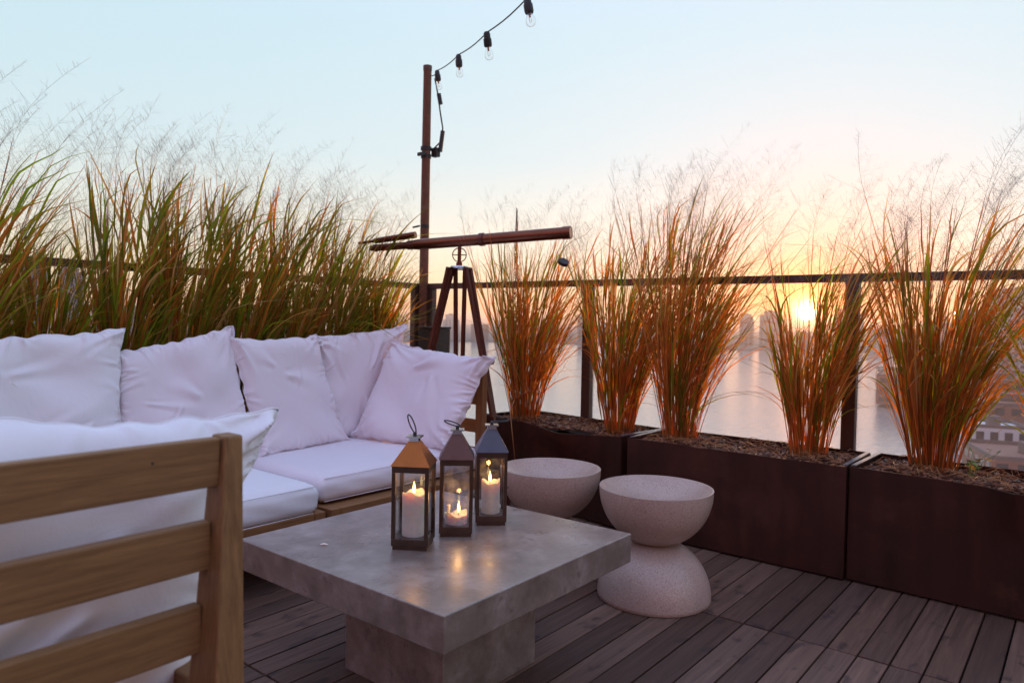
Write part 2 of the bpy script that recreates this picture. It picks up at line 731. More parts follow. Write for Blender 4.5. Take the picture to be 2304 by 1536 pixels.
BM = {'brick': bmat('brick_wall', (.26, .13, .10)), 'stone': bmat('stone_wall', (.34, .30, .27)), 'blue': bmat('blue_grey_wall', (.16, .18, .22)),
      'pale': bmat('pale_wall', (.46, .44, .42)), 'roof': bmat('roof_felt', (.15, .12, .12)), 'white': bmat('white_panel', (.62, .62, .63)),
      'redroof': bmat('red_roof', (.30, .14, .11))}
WIN = Mat('window_glass')
WIN.set(Roughness=.15)
WIN.b.inputs['Base Color'].default_value = (.05, .06, .08, 1)


def building(name, c, w, d, h, rz, wall, label, group=None, fl=3.4, bay=4.0, extra=None, step=None):
    root = empty(name, (c.x, c.y, WZ + 1.6), label, 'building', group, rz)
    mb = MB()
    mb.box(-w / 2, -d / 2, 0, w / 2, d / 2, h)
    if step:
        mb.box(-w * .32, -d * .32, h, w * .32, d * .32, h + step)
    mb.build('wall', BM[wall], root)
    r = MB()
    top = h + (step or 0)
    q = .32 if step else .5
    pz = .9
    for (x0, y0, x1, y1) in ((-w * q, -d * q, w * q, -d * q + .5), (-w * q, d * q - .5, w * q, d * q), (-w * q, -d * q + .5, -w * q + .5, d * q - .5), (w * q - .5, -d * q + .5, w * q, d * q - .5)):
        r.box(x0, y0, top, x1, y1, top + pz)
    r.box(-w * .12, -d * .1, top + .004, w * .06, d * .12, top + 2.6)
    if extra == 'tank':
        r.lathe([(1.7, top + 2.7), (1.7, top + 6), (.1, top + 7.6)], 12, (w * .2, -d * .2, 0))
        r.box(w * .2 - 1, -d * .2 - 1, top, w * .2 + 1, -d * .2 + 1, top + 2.7)
    r.build('roof', BM['roof'], root)
    wn_ = MB()
    nf = min(26, max(1, int(h / fl)))
    fl = h / nf
    for (L_, axis) in ((w, 'x'), (d, 'y')):
        nbay = max(1, min(14, int(L_ / bay)))
        bw = L_ / nbay
        for i in range(nbay):
            for j in range(nf):
                u = -L_ / 2 + (i + .5) * bw
                z0 = j * fl + fl * .3
                z1 = z0 + fl * .5
                for s in (-1, 1):
                    if axis == 'x':
                        y = s * d / 2
                        wn_.box(u - bw * .28, min(y, y + s * .08), z0, u + bw * .28, max(y, y + s * .08), z1)
                    else:
                        x = s * w / 2
                        wn_.box(min(x, x + s * .08), u - bw * .28, z0, max(x, x + s * .08), u + bw * .28, z1)
    wn_.build('window', WIN.m, root, kind='stuff')
    return root


rng = random.Random(11)
# skyline on the far bank; low where the sun stands
FG = 'towers and blocks on the far bank'
farb = []
az = -6.0
k = 0
while az < 47:
    if 14.2 < az < 18.9:
        h = rng.uniform(14, 24)
    elif 19.0 <= az < 23.5:
        h = rng.uniform(44, 62)
    elif az > 34:
        h = rng.uniform(16, 34)
    elif az > 28:
        h = rng.uniform(20, 48)
    else:
        h = rng.uniform(26, 58)
    w = rng.uniform(24, 48)
    dist = 1185 + rng.uniform(0, 90)
    lab = 'hazy block in the skyline on the far bank of the river'
    farb.append((az, dist, w, h))
    building('apartment_block' if h < 40 else 'tower_block', polar(az, dist), w, rng.uniform(20, 34), h, math.radians(az + rng.uniform(-12, 12)), rng.choice(['brick', 'stone', 'blue', 'pale']),
             lab, FG, fl=3.6, bay=6.0, step=rng.choice([None, None, 5, 8]))
    az += math.degrees(w / dist) + rng.uniform(.05, .7)
    k += 1

# near bank at the right edge
building('tower_block', polar(3.6, 560), 30, 30, 60, .3, 'pale', 'tall pinkish tower behind the grass at the right edge of the view', bay=3.6)
building('tower_block', polar(6.2, 700), 22, 26, 50, .2, 'stone', 'slim stone tower seen through the rightmost grass, left of the tall one', bay=4)
building('warehouse', polar(5.2, 400), 56, 90, 13, .15, 'brick', 'long brick warehouse beyond the white shed on the near bank', bay=5)
building('warehouse', polar(3.4, 290), 44, 50, 12, .1, 'brick', 'lower brick warehouse with a water tank at the right edge', extra='tank')
building('warehouse', polar(7.6, 470), 34, 70, 11, .25, 'stone', 'stone pier building nearest the open water on the near bank')
building('apartment_block', polar(4.9, 235), 15, 13, 9.5, .35, 'white', 'small white shed between brick buildings behind the rightmost planter', bay=3.2)
building('warehouse', polar(2.6, 205), 26, 24, 7, .35, 'brick', 'nearest brick building with flat roof at the lower right of the view')
building('apartment_block', polar(8.4, 620), 26, 30, 24, .1, 'brick', 'brick block at the water edge behind the second grass clump from right')

# city on the left bank
LG = 'bluish blocks behind the left grasses'
for (a, dd, w, h, wl_, lab) in ((72.6, 520, 17, 60, 'blue', 'blue grey tower glimpsed behind the big windswept clump at far left'),
                                (70.3, 600, 16, 63, 'blue', 'narrow blue grey tower glimpsed behind the low thin left clump'),
                                (67.4, 640, 36, 40, 'stone', 'stone block right of the narrow blue tower behind the left grasses'),
                                (75.8, 430, 34, 36, 'brick', 'brick block at the far left edge of the view'),
                                (64.4, 760, 36, 40, 'blue', None), (61.0, 900, 44, 34, 'stone', None), (57.9, 1050, 50, 40, 'blue', None),
                                (71.2, 300, 40, 14, 'brick', 'low reddish brick block in front of the blue towers on the left')):
    building('office_block', polar(a, dd), w, w * .9, h, math.radians(a + 8), wl_, lab or 'distant block half hidden by the dense left grasses', LG if not lab else None, bay=4.5, step=5 if h > 50 else None)

# ------------------------------------------------------------------ railings
RH = 1.398


def railing(name, label, axis, fixed, a0, a1, posts):
    root = empty(name, (fixed, a0, 0) if axis == 'y' else (a0, fixed, 0), label, 'railing')
    ox, oy = (fixed, a0) if axis == 'y' else (a0, fixed)

    def bx(u0, u1, w0, w1, z0, z1, ch=0):
        # u along the run, w across
        if axis == 'y':
            return MB().box(fixed + w0 - ox, u0 - oy, z0, fixed + w1 - ox, u1 - oy, z1, ch)
        return MB().box(u0 - ox, fixed + w0 - oy, z0, u1 - ox, fixed + w1 - oy, z1, ch)
    bx(a0, a1, -.03, .03, RH - .02, RH + .022, .004).build('top_rail', RAIL.m, root)
    bx(a0, a1, -.02, .02, .0, .05).build('bottom_rail', RAIL.m, root)
    for p in posts:
        bx(p - .033, p + .033, -.026, .026, .05, RH - .02, .003).build('post', RAIL.m, root)
    ps = sorted(posts)
    for p, q in zip(ps[:-1], ps[1:]):
        bx(p + .04, q - .04, .002, .012, .055, RH - .024).build('glass_panel', GLASS.m, root)
    return root


railing('railing', 'dark metal and glass railing facing the sunset over the river', 'y', 4.0, -2.35, 4.10, [-2.3, -.65, .965, 2.572, 4.03])
railing('railing', 'dark metal and glass railing behind the sofa, half hidden by grasses', 'x', 4.134, -1.0, 3.965, [-.95, .7, 2.3, 3.93])

# ------------------------------------------------------------------ pole with string lights
pole = empty('light_pole', (3.955, 4.075, 0), 'rusty steel pole in the terrace corner holding the string lights', 'pole')
MB().tube([(0, 0, 0), (.0, -.004, 1.5), (-.01, -.02, 3.06)], [.040, .037, .032], 12).build('shaft', RUST.m, pole, smooth=True, angle=40)
MB().tube([(-.01, -.02, 3.055), (-.01, -.02, 3.09)], .035, 12).build('cap', RAIL.m, pole, smooth=True, angle=40)
for z, r in ((2.46, .043), (2.40, .041), (1.86, .036)):
    MB().tube([(-.005, -.012, z - .014), (-.005, -.012, z + .014)], r, 12).build('clamp', BLACK.m, pole, smooth=True, angle=40)
MB().box(-.058, -.05, 2.40, -.044, .03, 2.425).build('tie', BLACK.m, pole)
MB().box(.03, -.09, 2.40, .075, -.03, 2.47, .006).build('junction_box', BLACK.m, pole)
MB().tube([(-.03, .02, 1.865), (-.075, .05, 1.85)], .008, 6).build('bolt', BLACK.m, pole)


def bez(p0, p1, p2, n):
    return [p0 * (1 - t) ** 2 + p1 * 2 * t * (1 - t) + p2 * t * t for t in [i / (n - 1) for i in range(n)]]


cord = [(3.99, 4.02, 3.0), (4.0, 3.99, 2.86), (4.02, 3.985, 2.74), (4.035, 3.97, 2.62), (4.03, 3.985, 2.52), (3.99, 4.02, 2.46)]
pc = MB().tube(cord, .006, 6).tube([(4.0, 3.985, 2.88), (4.012, 3.975, 2.80)], .017, 8).tube([(4.035, 3.97, 2.60), (4.02, 3.98, 2.44)], .017, 8).build('power_cord', BLACK.m)
tag(pc, 'black power cord with plugs hanging down the side of the rusty pole', 'cord')

# socket positions (string runs from the pole over the camera)
SOC = [Vector((3.668, 3.667, 2.858)), Vector((3.242, 3.062, 2.714)), Vector((2.824, 2.468, 2.578)), Vector((2.560, 2.00, 2.540)), Vector((2.29, 1.50, 2.56)), Vector((1.98, 1.0, 2.62))]
anchor = Vector((3.965, 4.03, 3.015))
lights = empty('string_lights', anchor, 'string of clear bulbs in black sockets running up from the rusty pole', 'string lights')
path = []
ctrl = [anchor] + [Vector((p.x, p.y, p.z + .045)) for p in SOC] + [Vector((1.2, -.4, 2.86))]
for i in range(len(ctrl) - 1):
    for t in range(5):
        q = ctrl[i].lerp(ctrl[i + 1], t / 5)
        q.z -= .012 * math.sin(PI * t / 5)
        path.append(q - anchor)
path.append(ctrl[-1] - anchor)
MB().tube(path, .0035, 6).build('cable', CABLE.m, lights, smooth=True)
rng = random.Random(3)
for i, p in enumerate(SOC):
    tilt = Matrix.Rotation(rng.uniform(-.25, .25), 4, 'X') @ Matrix.Rotation(rng.uniform(-.3, .1), 4, 'Y')
    s = MB().lathe([(.010, .045), (.017, .036), (.0175, .012), (.021, .010), (.021, -.022), (.018, -.030)], 14).build('socket', BLACK.m, lights, smooth=True, angle=50)
    s.matrix_local = Matrix.Translation(p - anchor) @ tilt
    b = MB().lathe([(.012, -.031), (.013, -.038), (.021, -.056), (.024, -.070), (.021, -.084), (.012, -.092), (.001, -.095)], 16).build('bulb', BULB.m, s, smooth=True)
    f = MB().tube([(-.006, 0, -.033), (-.009, 0, -.066), (0, .004, -.074), (.009, 0, -.066), (.006, 0, -.033)], .0009, 5).tube([(0, 0, -.031), (0, 0, -.05)], .004, 6).build('filament', ORANGE_METAL.m, s)

# ------------------------------------------------------------------ planters
CHIPC = [(.20, .085, .045), (.12, .050, .028), (.30, .15, .085), (.07, .032, .022), (.24, .11, .05)]


def planter(loc, rz, length, depth, h, label, bulge=0.0, fold=None, chips=900, seed=0, grp='steel planters round the terrace'):
    """local x = along the front from its left end, y = into the planter (front at y=0)"""
    root = empty('planter', loc, label, 'planter', grp, rz)
    rg = np.random.RandomState(seed)
    # front panel as a grid with dents and bulge
    nx, nz = 44, 16
    X, Z = np.meshgrid(np.linspace(0, length, nx), np.linspace(0.012, h, nz))
    t = Z / h
    u = X / length
    off = -bulge * np.sin(PI * u) * t ** 1.5
    off += -.004 * np.sin(7 * u + seed) * t
    zz = Z.copy()
    if fold is not None:
        for (fu, fw, dep, drop) in fold:
            wgt = np.clip(1 - np.abs(u - fu) / fw, 0, 1) * np.clip((t - .62) / .38, 0, 1)
            off += -dep * wgt
            zz = zz - drop * wgt
    V = np.stack([X, off, zz], -1).reshape(-1, 3)
    V2 = V + [0, .006, 0]
    F = []
    for j in range(nz - 1):
        for i in range(nx - 1):
            a = j * nx + i
            F.append((a, a + 1, a + nx + 1, a + nx))
    N_ = nx * nz
    F2 = [(q[3] + N_, q[2] + N_, q[1] + N_, q[0] + N_) for q in F]
    F3 = []
    for i in range(nx - 1):
        a = (nz - 1) * nx + i
        F3.append((a, a + 1, a + 1 + N_, a + N_))
    me = np_mesh('front_panel', np.vstack([V, V2]), np.array(F + F2 + F3))
    me.set_sharp_from_angle(angle=math.radians(30))
    link('front_panel', me, P.m, root)
    MB().box(0.001, .008, .01, .008, depth, h).build('side_panel', P.m, root)
    MB().box(length - .008, .008, .01, length - .001, depth, h).build('side_panel', P.m, root)
    MB().box(.009, depth - .008, .01, length - .009, depth, h + .004).build('back_panel', P.m, root)
    for x0 in (0.0, length - .022):
        MB().box(x0 + .001, .02, h + .001, x0 + .021, depth - .012, h + .006).build('rim', PL.m, root)
    MB().box(.02, .03, .0, length - .02, depth - .03, .0115).build('foot', BLACK.m, root)
    # soil with a bumpy top
    nx2, ny2 = 40, 14
    XX, YY = np.meshgrid(np.linspace(.010, length - .010, nx2), np.linspace(.012, depth - .010, ny2))
    ZZ = h - .035 + .012 * np.sin(XX * 9 + seed) * np.cos(YY * 11) + rg.uniform(-.004, .004, XX.shape)
    V = np.stack([XX, YY, ZZ], -1).reshape(-1, 3)
    F = [(j * nx2 + i, j * nx2 + i + 1, (j + 1) * nx2 + i + 1, (j + 1) * nx2 + i) for j in range(ny2 - 1) for i in range(nx2 - 1)]
    link('soil', np_mesh('soil', V, np.array(F)), SOIL.m, root, kind='stuff')
    # bark mulch
    if chips:
        mbc = MB()
        for i in range(chips):
            x, y = rg.uniform(.03, length - .03), rg.uniform(.03, depth - .03)
            z = h - .028 + .012 * math.sin(x * 9 + seed) * math.cos(y * 11) + rg.uniform(0, .014)
            l_, w_, t_ = rg.uniform(.008, .024), rg.uniform(.004, .009), rg.uniform(.0015, .004)
            R_ = Matrix.Translation((x, y, z)) @ Matrix.Rotation(rg.uniform(0, PI), 4, 'Z') @ Matrix.Rotation(rg.uniform(-.5, .5), 4, 'X') @ Matrix.Rotation(rg.uniform(-.4, .4), 4, 'Y')
            c_ = CHIPC[rg.randint(5)]
            vs = [R_ @ Vector(q) for q in ((-l_, -w_ * .5, -t_), (l_ * .7, -w_, -t_), (l_, w_ * .6, -t_), (-l_ * .8, w_, -t_), (-l_, -w_ * .5, t_), (l_ * .7, -w_, t_), (l_, w_ * .6, t_), (-l_ * .8, w_, t_))]
            mbc.add(vs, [(3, 2, 1, 0), (4, 5, 6, 7), (0, 1, 5, 4), (1, 2, 6, 5), (2, 3, 7, 6), (3, 0, 4, 7)], c_)
        # dry litter straws
        for i in range(int(chips * .12)):
            x, y = rg.uniform(.06, length - .06), rg.uniform(.04, depth - .04)
            z = h - .004 + rg.uniform(0, .018)
            a = rg.uniform(0, 2 * PI)
            l_ = rg.uniform(.04, .12)
            p0 = Vector((x, y, z))
            p1 = Vector((min(max(x + l_ * math.cos(a), .02), length - .02), min(max(y + l_ * math.sin(a), .02), depth - .02), z - .008))
            mid = (p0 + p1) / 2 + Vector((0, 0, .012))
            n0 = len(mbc.v)
            mbc.tube([p0, mid, p1], .0012, 3, caps=False)
            mbc.c.extend([(.42, .22, .09)] * (len(mbc.v) - n0))
        mbc.build('mulch', CHIP.m, root, kind='stuff')
    return root


HP = .52
# right row: local x runs towards -Y, local y towards +X  (rotation -90 deg)
planter((3.60, 3.12, 0), -PI / 2 + math.atan2(.14, 1.13) * -1, 1.135, .43, HP, 'dark steel planter with a buckled rim, behind the far stool', .008, [(.66, .34, .085, .022), (.25, .18, .02, .004)], 1100, 1)
planter((3.455, 1.952, 0), -PI / 2, 1.115, .46, HP, 'dark steel planter with two grass clumps, behind the near stool', .006, [(.36, .06, .010, .004)], 1500, 2)
planter((3.475, .828, 0), -PI / 2 - .035, 1.115, .46, HP, 'dark steel planter with a dented bulging front at the right edge', .03, [(.56, .10, .045, .006), (.68, .06, .02, .0)], 1600, 3)
# left row behind the sofa
for k, (x, lab) in enumerate(((-.25, 'leftmost steel planter behind the sofa'), (.93, 'middle steel planter hidden behind the sofa'), (2.11, 'steel planter behind the right end of the sofa'))):
    planter((x, 3.655, 0), 0, 1.16, .44, HP, lab, .004, None, 160, 10 + k)

# ------------------------------------------------------------------ grasses
WIND = np.array([.627, -.779, 0.0])


def near_line(P_, r_):
    # True when a blade would close the gap the low sun shines through
    q = P_ - np.array([0, 0, 1.15])
    t_ = q @ np.array(sund)
    d_ = np.linalg.norm(q - t_[:, None] * np.array(sund)[None], axis=1)
    return bool((d_ < r_).any())


def grass(name, loc, label, H_, spread, n_till, wind=.10, seed=0, plume=.55, group='ornamental grass clumps in the planters', dens=5, lean=(0, 0), orange=.5, maxout=None, keepclear=None, wide=1.0):
    rg = np.random.RandomState(seed)
    root = empty(name, loc, label, 'grass', group)
    SV, SF, SCc = [], [], []
    BV, BF, BC = [], [], []
    PV, PF, PC = [], [], []
    so = bo = po = 0
    for t in range(n_till):
        az_ = rg.uniform(0, 2 * PI)
        rad = .085 * math.sqrt(rg.uniform(0, 1))
        base = np.array([rad * math.cos(az_), rad * math.sin(az_), -.03])
        out = np.array([math.cos(az_), math.sin(az_), 0.0])
        hh = H_ * (rg.uniform(.55, 1.0) if rg.rand() < .8 else rg.uniform(.3, .6))
        tilt = spread * rg.uniform(.1, 1.0) * (rad / .085 * .6 + .4)
        ns = 9
        tt = np.linspace(0, 1, ns)
        side = np.array([-out[1], out[0], 0]) * rg.uniform(-.07, .07)
        bend = out * tilt + side + np.array([lean[0], lean[1], 0]) * rg.uniform(.3, 1)
        px = base[None] + (tt * hh)[:, None] * bend[None] * .75 + ((tt ** 2.4) * hh)[:, None] * (bend * .45 + WIND * wind * rg.uniform(.3, 1.7))[None]
        px[:, 2] = base[2] + tt * hh * (1 - .06 * tt * np.linalg.norm(bend))
        # keep clear of the glass behind
        if maxout is not None:
            ax, lim = maxout
            px[:, ax] = np.where(px[:, ax] > lim, lim + (px[:, ax] - lim) * .15, px[:, ax])
        if keepclear is not None and near_line(px + np.array(loc), keepclear):
            continue
        # stem tube, three sided
        w = np.linspace(.0030, .0014, ns)
        rgc = rg.rand()
        stem_c = np.array([.50, .26, .080]) * rg.uniform(.7, 1.2) if rgc < .7 else np.array([.30, .20, .06])
        a = np.array([1, 0, 0.])
        b = np.array([0, 1, 0.])
        for q in range(3):
            an = q * 2 * PI / 3 + az_
            SV.append(px + (math.cos(an) * a + math.sin(an) * b)[None] * w[:, None])
            SCc.append(np.tile(stem_c, (ns, 1)))
        for i in range(ns - 1):
            for q in range(3):
                q2 = (q + 1) % 3
                SF.append((so + q * ns + i, so + q2 * ns + i, so + q2 * ns + i + 1, so + q * ns + i + 1))
        so += 3 * ns
        # leaves
        nl = rg.randint(dens - 1, dens + 2)
        for l_ in range(nl):
            s0 = rg.uniform(.12, .84)
            i0 = s0 * (ns - 1)
            ia = int(i0)
            p0 = px[ia] * (1 - (i0 - ia)) + px[min(ia + 1, ns - 1)] * (i0 - ia)
            tan = px[min(ia + 1, ns - 1)] - px[ia]
            tan = tan / np.linalg.norm(tan)
            aa = az_ + rg.uniform(-1.4, 1.4)
            od = np.array([math.cos(aa), math.sin(aa), 0])
            ll = min(rg.uniform(.26, .60) * min(1.15, H_), hh * (1 - s0) * .95 + rg.uniform(.05, .20))
            w0 = rg.uniform(.0022, .0058) * wide
            curl = rg.uniform(.0, .16) if rg.rand() < .84 else rg.uniform(.25, .8)
            m_ = 8
            u = np.linspace(0, 1, m_)
            d0 = tan + od * rg.uniform(.03, .17)
            d0 /= np.linalg.norm(d0)
            cen = p0[None] + (u * ll)[:, None] * d0[None] + ((u ** 2.2) * ll)[:, None] * (od * curl + WIND * (wind * 2.2 + .07 * rg.rand()) - np.array([0, 0, curl * .75]))[None]
            if rg.rand() < .42:
                kk = np.clip((u - rg.uniform(.5, .75)) / .4, 0, 1)
                cen = cen + (kk ** 1.3 * ll * .22)[:, None] * (WIND * rg.uniform(-.2, 1.0) + od * .3 - np.array([0, 0, rg.uniform(.4, 1.1)]))[None]
            cen = cen + (np.sin(u * rg.uniform(4, 8) + rg.uniform(0, 6)) * u * rg.uniform(0, .012))[:, None] * np.cross(d0, od)[None]
            if keepclear is not None and near_line(cen + np.array(loc), keepclear):
                continue
            if maxout is not None:
                cen[:, ax] = np.where(cen[:, ax] > lim, lim + (cen[:, ax] - lim) * .15, cen[:, ax])
            wd = w0 * np.clip(np.minimum(.35 + u * 3, 1.0), 0, 1) * (1 - u ** 2.6) + .0004
            ra = rg.uniform(0, PI)
            sd = np.array([math.cos(ra), math.sin(ra), rg.uniform(-.3, .3)])
            twist = rg.uniform(-1, 1)
            sdv = sd[None] * np.cos(u * twist)[:, None] + np.cross(d0, sd)[None] * np.sin(u * twist)[:, None]
            va = cen - sdv * wd[:, None]
            vb = cen + sdv * wd[:, None]
            g_ = rg.rand()
            hfac = s0
            if g_ < orange * (1.25 - .7 * hfac):
                c0 = np.array([.50, .19, .035]) * rg.uniform(.5, 1.25)
                c1 = np.array([.40, .20, .06]) * rg.uniform(.7, 1.1)
            elif g_ < .88:
                c0 = np.array([.15, .225, .018]) * rg.uniform(.5, 1.6)
                c1 = c0 * .4 + np.array([.40, .15, .035]) * .6 if rg.rand() < .55 else c0
            else:
                c0 = np.array([.55, .38, .17]) * rg.uniform(.7, 1.1)
                c1 = c0
            BV.append(np.stack([va, vb], 1).reshape(-1, 3))
            uu = np.repeat(u, 2)[:, None]
            BC.append(c0[None] * (1 - uu ** 1.5) + c1[None] * uu ** 1.5)
            for i in range(m_ - 1):
                BF.append((bo + 2 * i, bo + 2 * i + 1, bo + 2 * i + 3, bo + 2 * i + 2))
            bo += 2 * m_
        # airy seed head
        if rg.rand() < plume and hh > H_ * .6:
            tip = px[-1]
            tdir = px[-1] - px[-2]
            tdir /= np.linalg.norm(tdir)
            pl = rg.uniform(.20, .36)
            pw = WIND * rg.uniform(.15, .6) * (1 + wind * 2)
            nb2 = rg.randint(30, 46)
            tk = rg.rand(nb2) ** .9
            pc_ = np.array([.20, .18, .17]) * rg.uniform(.8, 1.1)
            ax_ = tip[None] + (tk * pl)[:, None] * tdir[None] + ((tk ** 2) * pl)[:, None] * pw[None]
            # rachis
            ru = np.linspace(0, 1, 6)
            rc = tip[None] + (ru * pl)[:, None] * tdir[None] + ((ru ** 2) * pl)[:, None] * pw[None]
            for i in range(5):
                wq = .0007
                PV.append(np.array([rc[i] - [wq, wq, 0], rc[i] + [wq, wq, 0], rc[i + 1] + [wq * .6, wq * .6, 0], rc[i + 1] - [wq * .6, wq * .6, 0]]))
                PF.append((po, po + 1, po + 2, po + 3))
                po += 4
                PC.append(np.tile(pc_, (4, 1)))
            for i in range(nb2):
                q = ax_[i]
                an = rg.uniform(0, 2 * PI)
                bl = rg.uniform(.05, .16) * (1.15 - tk[i])
                dr = np.array([math.cos(an) * .8, math.sin(an) * .8, rg.uniform(.1, .9)]) + WIND * .5
                dr /= np.linalg.norm(dr)
                e = q + dr * bl
                wq = .00022
                s_ = np.array([wq, -wq, wq])
                PV.append(np.array([q - s_, q + s_, e + s_ * .8, e - s_ * .8]))
                PF.append((po, po + 1, po + 2, po + 3))
                po += 4
                PC.append(np.tile(pc_, (4, 1)))
                for j in range(3):
                    ee = q + dr * bl * rg.uniform(.5, 1.05) + rg.uniform(-.010, .010, 3)
                    r_ = .0009
                    PV.append(np.array([ee - [0, 0, r_ * 1.7], ee + [r_ * .7, r_ * .7, 0], ee + [0, 0, r_ * 1.7], ee - [r_ * .7, r_ * .7, 0]]))
                    PF.append((po, po + 1, po + 2, po + 3))
                    po += 4
                    PC.append(np.tile(pc_, (4, 1)))
    link('stem', np_mesh('stem', np.vstack(SV), np.array(SF), np.vstack(SCc)), GRASS.m, root, kind='stuff')
    link('blade', np_mesh('blade', np.vstack(BV), np.array(BF), np.vstack(BC)), GRASS.m, root, kind='stuff')
    if PV:
        link('seed_head', np_mesh('seed_head', np.vstack(PV), np.array(PF), np.vstack(PC), smooth=False), SEED.m, root, kind='stuff')
    return root


HB = .49
RO = dict(maxout=(0, .22))
grass('ornamental_grass', (3.74, 2.88, HB), 'orange green grass clump behind the tripod, nearest the corner on the right row', 1.32, .36, 125, .05, 21, .8, orange=.60, maxout=(0, .20))
grass('ornamental_grass', (3.69, 2.15, HB), 'grass clump beside the railing post behind the far stool', 1.26, .32, 115, .05, 22, .8, orange=.56, maxout=(0, .26))
grass('ornamental_grass', (3.72, 1.775, HB), 'tallest grass clump on the right row, behind the near stool', 1.42, .34, 135, .07, 23, .85, orange=.54, maxout=(0, .23))
grass('ornamental_grass', (3.745, 1.09, HB), 'grass clump with the setting sun shining through its stems', 1.14, .33, 100, .04, 24, .8, orange=.58, maxout=(0, .20), keepclear=.045)
grass('ornamental_grass', (3.765, .545, HB), 'broad grass clump in the dented planter at the right', 1.26, .40, 145, .05, 25, .85, orange=.54, maxout=(0, .18))
grass('ornamental_grass', (3.74, .01, HB), 'clump at the right edge of the view with blades reaching into it', 1.16, .38, 75, -.03, 26, .6, orange=.32, maxout=(0, .20))
LX = [(.45, 1.34, .10), (.92, 1.38, .15), (1.27, 1.02, .08), (1.62, 1.42, .10), (1.93, 1.46, .10), (2.27, 1.46, .11), (2.60, 1.44, .10), (2.93, 1.34, .09), (3.25, 1.20, .06)]
LLAB = ['clump beyond the left edge of the view, leaning in', 'big windswept clump at the left edge, leaning right over the sofa', 'low thin clump in the gap between the leftmost grasses, towers behind it', 'first tall clump right of the gap in the left row of grasses', 'dense green clump behind the gap between the first two pillows',
        'tall clump behind the tilted second pillow', 'green clump behind the third pillow', 'clump behind the fourth pillow, left of the telescope eyepiece', 'last clump of the left row, beside the rusty pole']
for k, (x, h_, w_) in enumerate(LX):
    grass('ornamental_grass', (x, 3.87, HB), LLAB[k], h_ * 1.03, .22, 100, w_ * .5, 40 + k, .75, orange=.22, lean=(.02, 0), wide=1.45, maxout=(1, .24))

# loose straws and a trailing stalk
st = empty('dead_stalk', (3.62, 2.83, HB), 'dry stalk drooping over the buckled planter rim towards the far stool', 'stalk')
MB().tube([(0, 0, .02), (-.10, -.03, .16), (-.19, -.07, .10), (-.225, -.12, -.04), (-.235, -.15, -.18)], [.004, .0035, .003, .0028, .002], 6).build('stem', flat('straw', (.40, .17, .05), .6).m, st, smooth=True)
MB().tube([(-.10, -.03, .16), (-.05, -.10, .22), (.03, -.16, .20)], [.003, .0025, .001], 5).build('twig', flat('straw_red', (.45, .09, .03), .6).m, st, smooth=True)

# tall seeded spike in the clump by the corner
sp = empty('seed_spike', (3.76, 3.0, HB), 'tall brown seed spike rising above the grasses right of the telescope mount', 'seed spike')
mbs = MB()
mbs.tube([(0, 0, -.02), (.01, -.01, .8), (0, 0, 1.38)], [.005, .004, .0015], 6)
mbs.build('stem', flat('spike_stem', (.20, .10, .05), .7).m, sp, smooth=True)
rg = np.random.RandomState(8)
mbs = MB()
for i in range(1000):
    z = .62 + .78 * rg.rand() ** .85
    a = rg.uniform(0, 2 * PI)
    r = (.002 + .030 * (1.42 - z)) * rg.uniform(.2, 1.3) 
    c_ = Vector((r * math.cos(a), r * math.sin(a), z))
    s_ = rg.uniform(.002, .0045)
    mbs.add([c_ + Vector(q) * s_ for q in ((1, 0, 0), (0, 1, 0), (-1, 0, 0), (0, -1, 0), (0, 0, 1.3), (0, 0, -1.3))], [(0, 1, 4), (1, 2, 4), (2, 3, 4), (3, 0, 4), (1, 0, 5), (2, 1, 5), (3, 2, 5), (0, 3, 5)])
mbs.build('seed_pod', flat('spike_seed', (.17, .10, .05), .8).m, sp, kind='stuff')

# small leafy weed beside the broad clump
wd = empty('weed', (3.72, .40, HB), 'small green and yellow leafy weed at the foot of the broad right clump', 'weed')
rg = np.random.RandomState(5)
WGR = flat('weed_leaf', (.14, .26, .03), .5).m
WYE = flat('weed_leaf_yellow', (.70, .36, .03), .5).m
tw = MB()
for i in range(9):
    a = rg.uniform(0, 2 * PI)
    L_ = rg.uniform(.07, .17)
    tip = Vector((L_ * .6 * math.cos(a), -abs(L_ * .8 * math.sin(a)) + .02, L_ * .8))
    tw.tube([(0, 0, -.02), tip * .5 + Vector((0, 0, .02)), tip], .0013, 5)
    for j in range(2):
        c_ = tip * (1 - .3 * j)
        q = rg.uniform(.014, .024)
        d1 = Vector((rg.uniform(-1, 1), rg.uniform(-1, 1), rg.uniform(-.2, .5))).normalized()
        d2 = d1.cross(Vector((rg.uniform(-.3, .3), .3, 1))).normalized()
        n_ = d1.cross(d2) * .15
        MB().add([c_, c_ + d1 * q * .5 + d2 * q * .55, c_ + d1 * q * 1.2 + d2 * q * .4, c_ + d1 * q * 1.7, c_ + d1 * q * 1.2 - d2 * q * .4, c_ + d1 * q * .5 - d2 * q * .55, c_ + d1 * q * .9 + n_ * q],
                 [(0, 1, 6), (1, 2, 6), (2, 3, 6), (3, 4, 6), (4, 5, 6), (5, 0, 6)]).build('leaf', WYE if rg.rand() < .4 else WGR, wd)
tw.build('stem', WGR, wd)

# ------------------------------------------------------------------ dark box in the corner
bx = empty('box', (3.70, 3.70, 0), 'narrow dark box standing in the terrace corner behind the tripod', 'box', rz=.0)
MB().box(-.07, -.08, .0, .09, .09, 1.075, .004).build('body', DARKBOX.m, bx)
MB().box(-.076, -.086, 1.076, .096, .096, 1.09, .003).build('lid', BLACK.m, bx)
MB().tube([(-.045, .06, 1.09), (-.045, .06, 1.11)], .014, 10).build('knob', BLACK.m, bx)


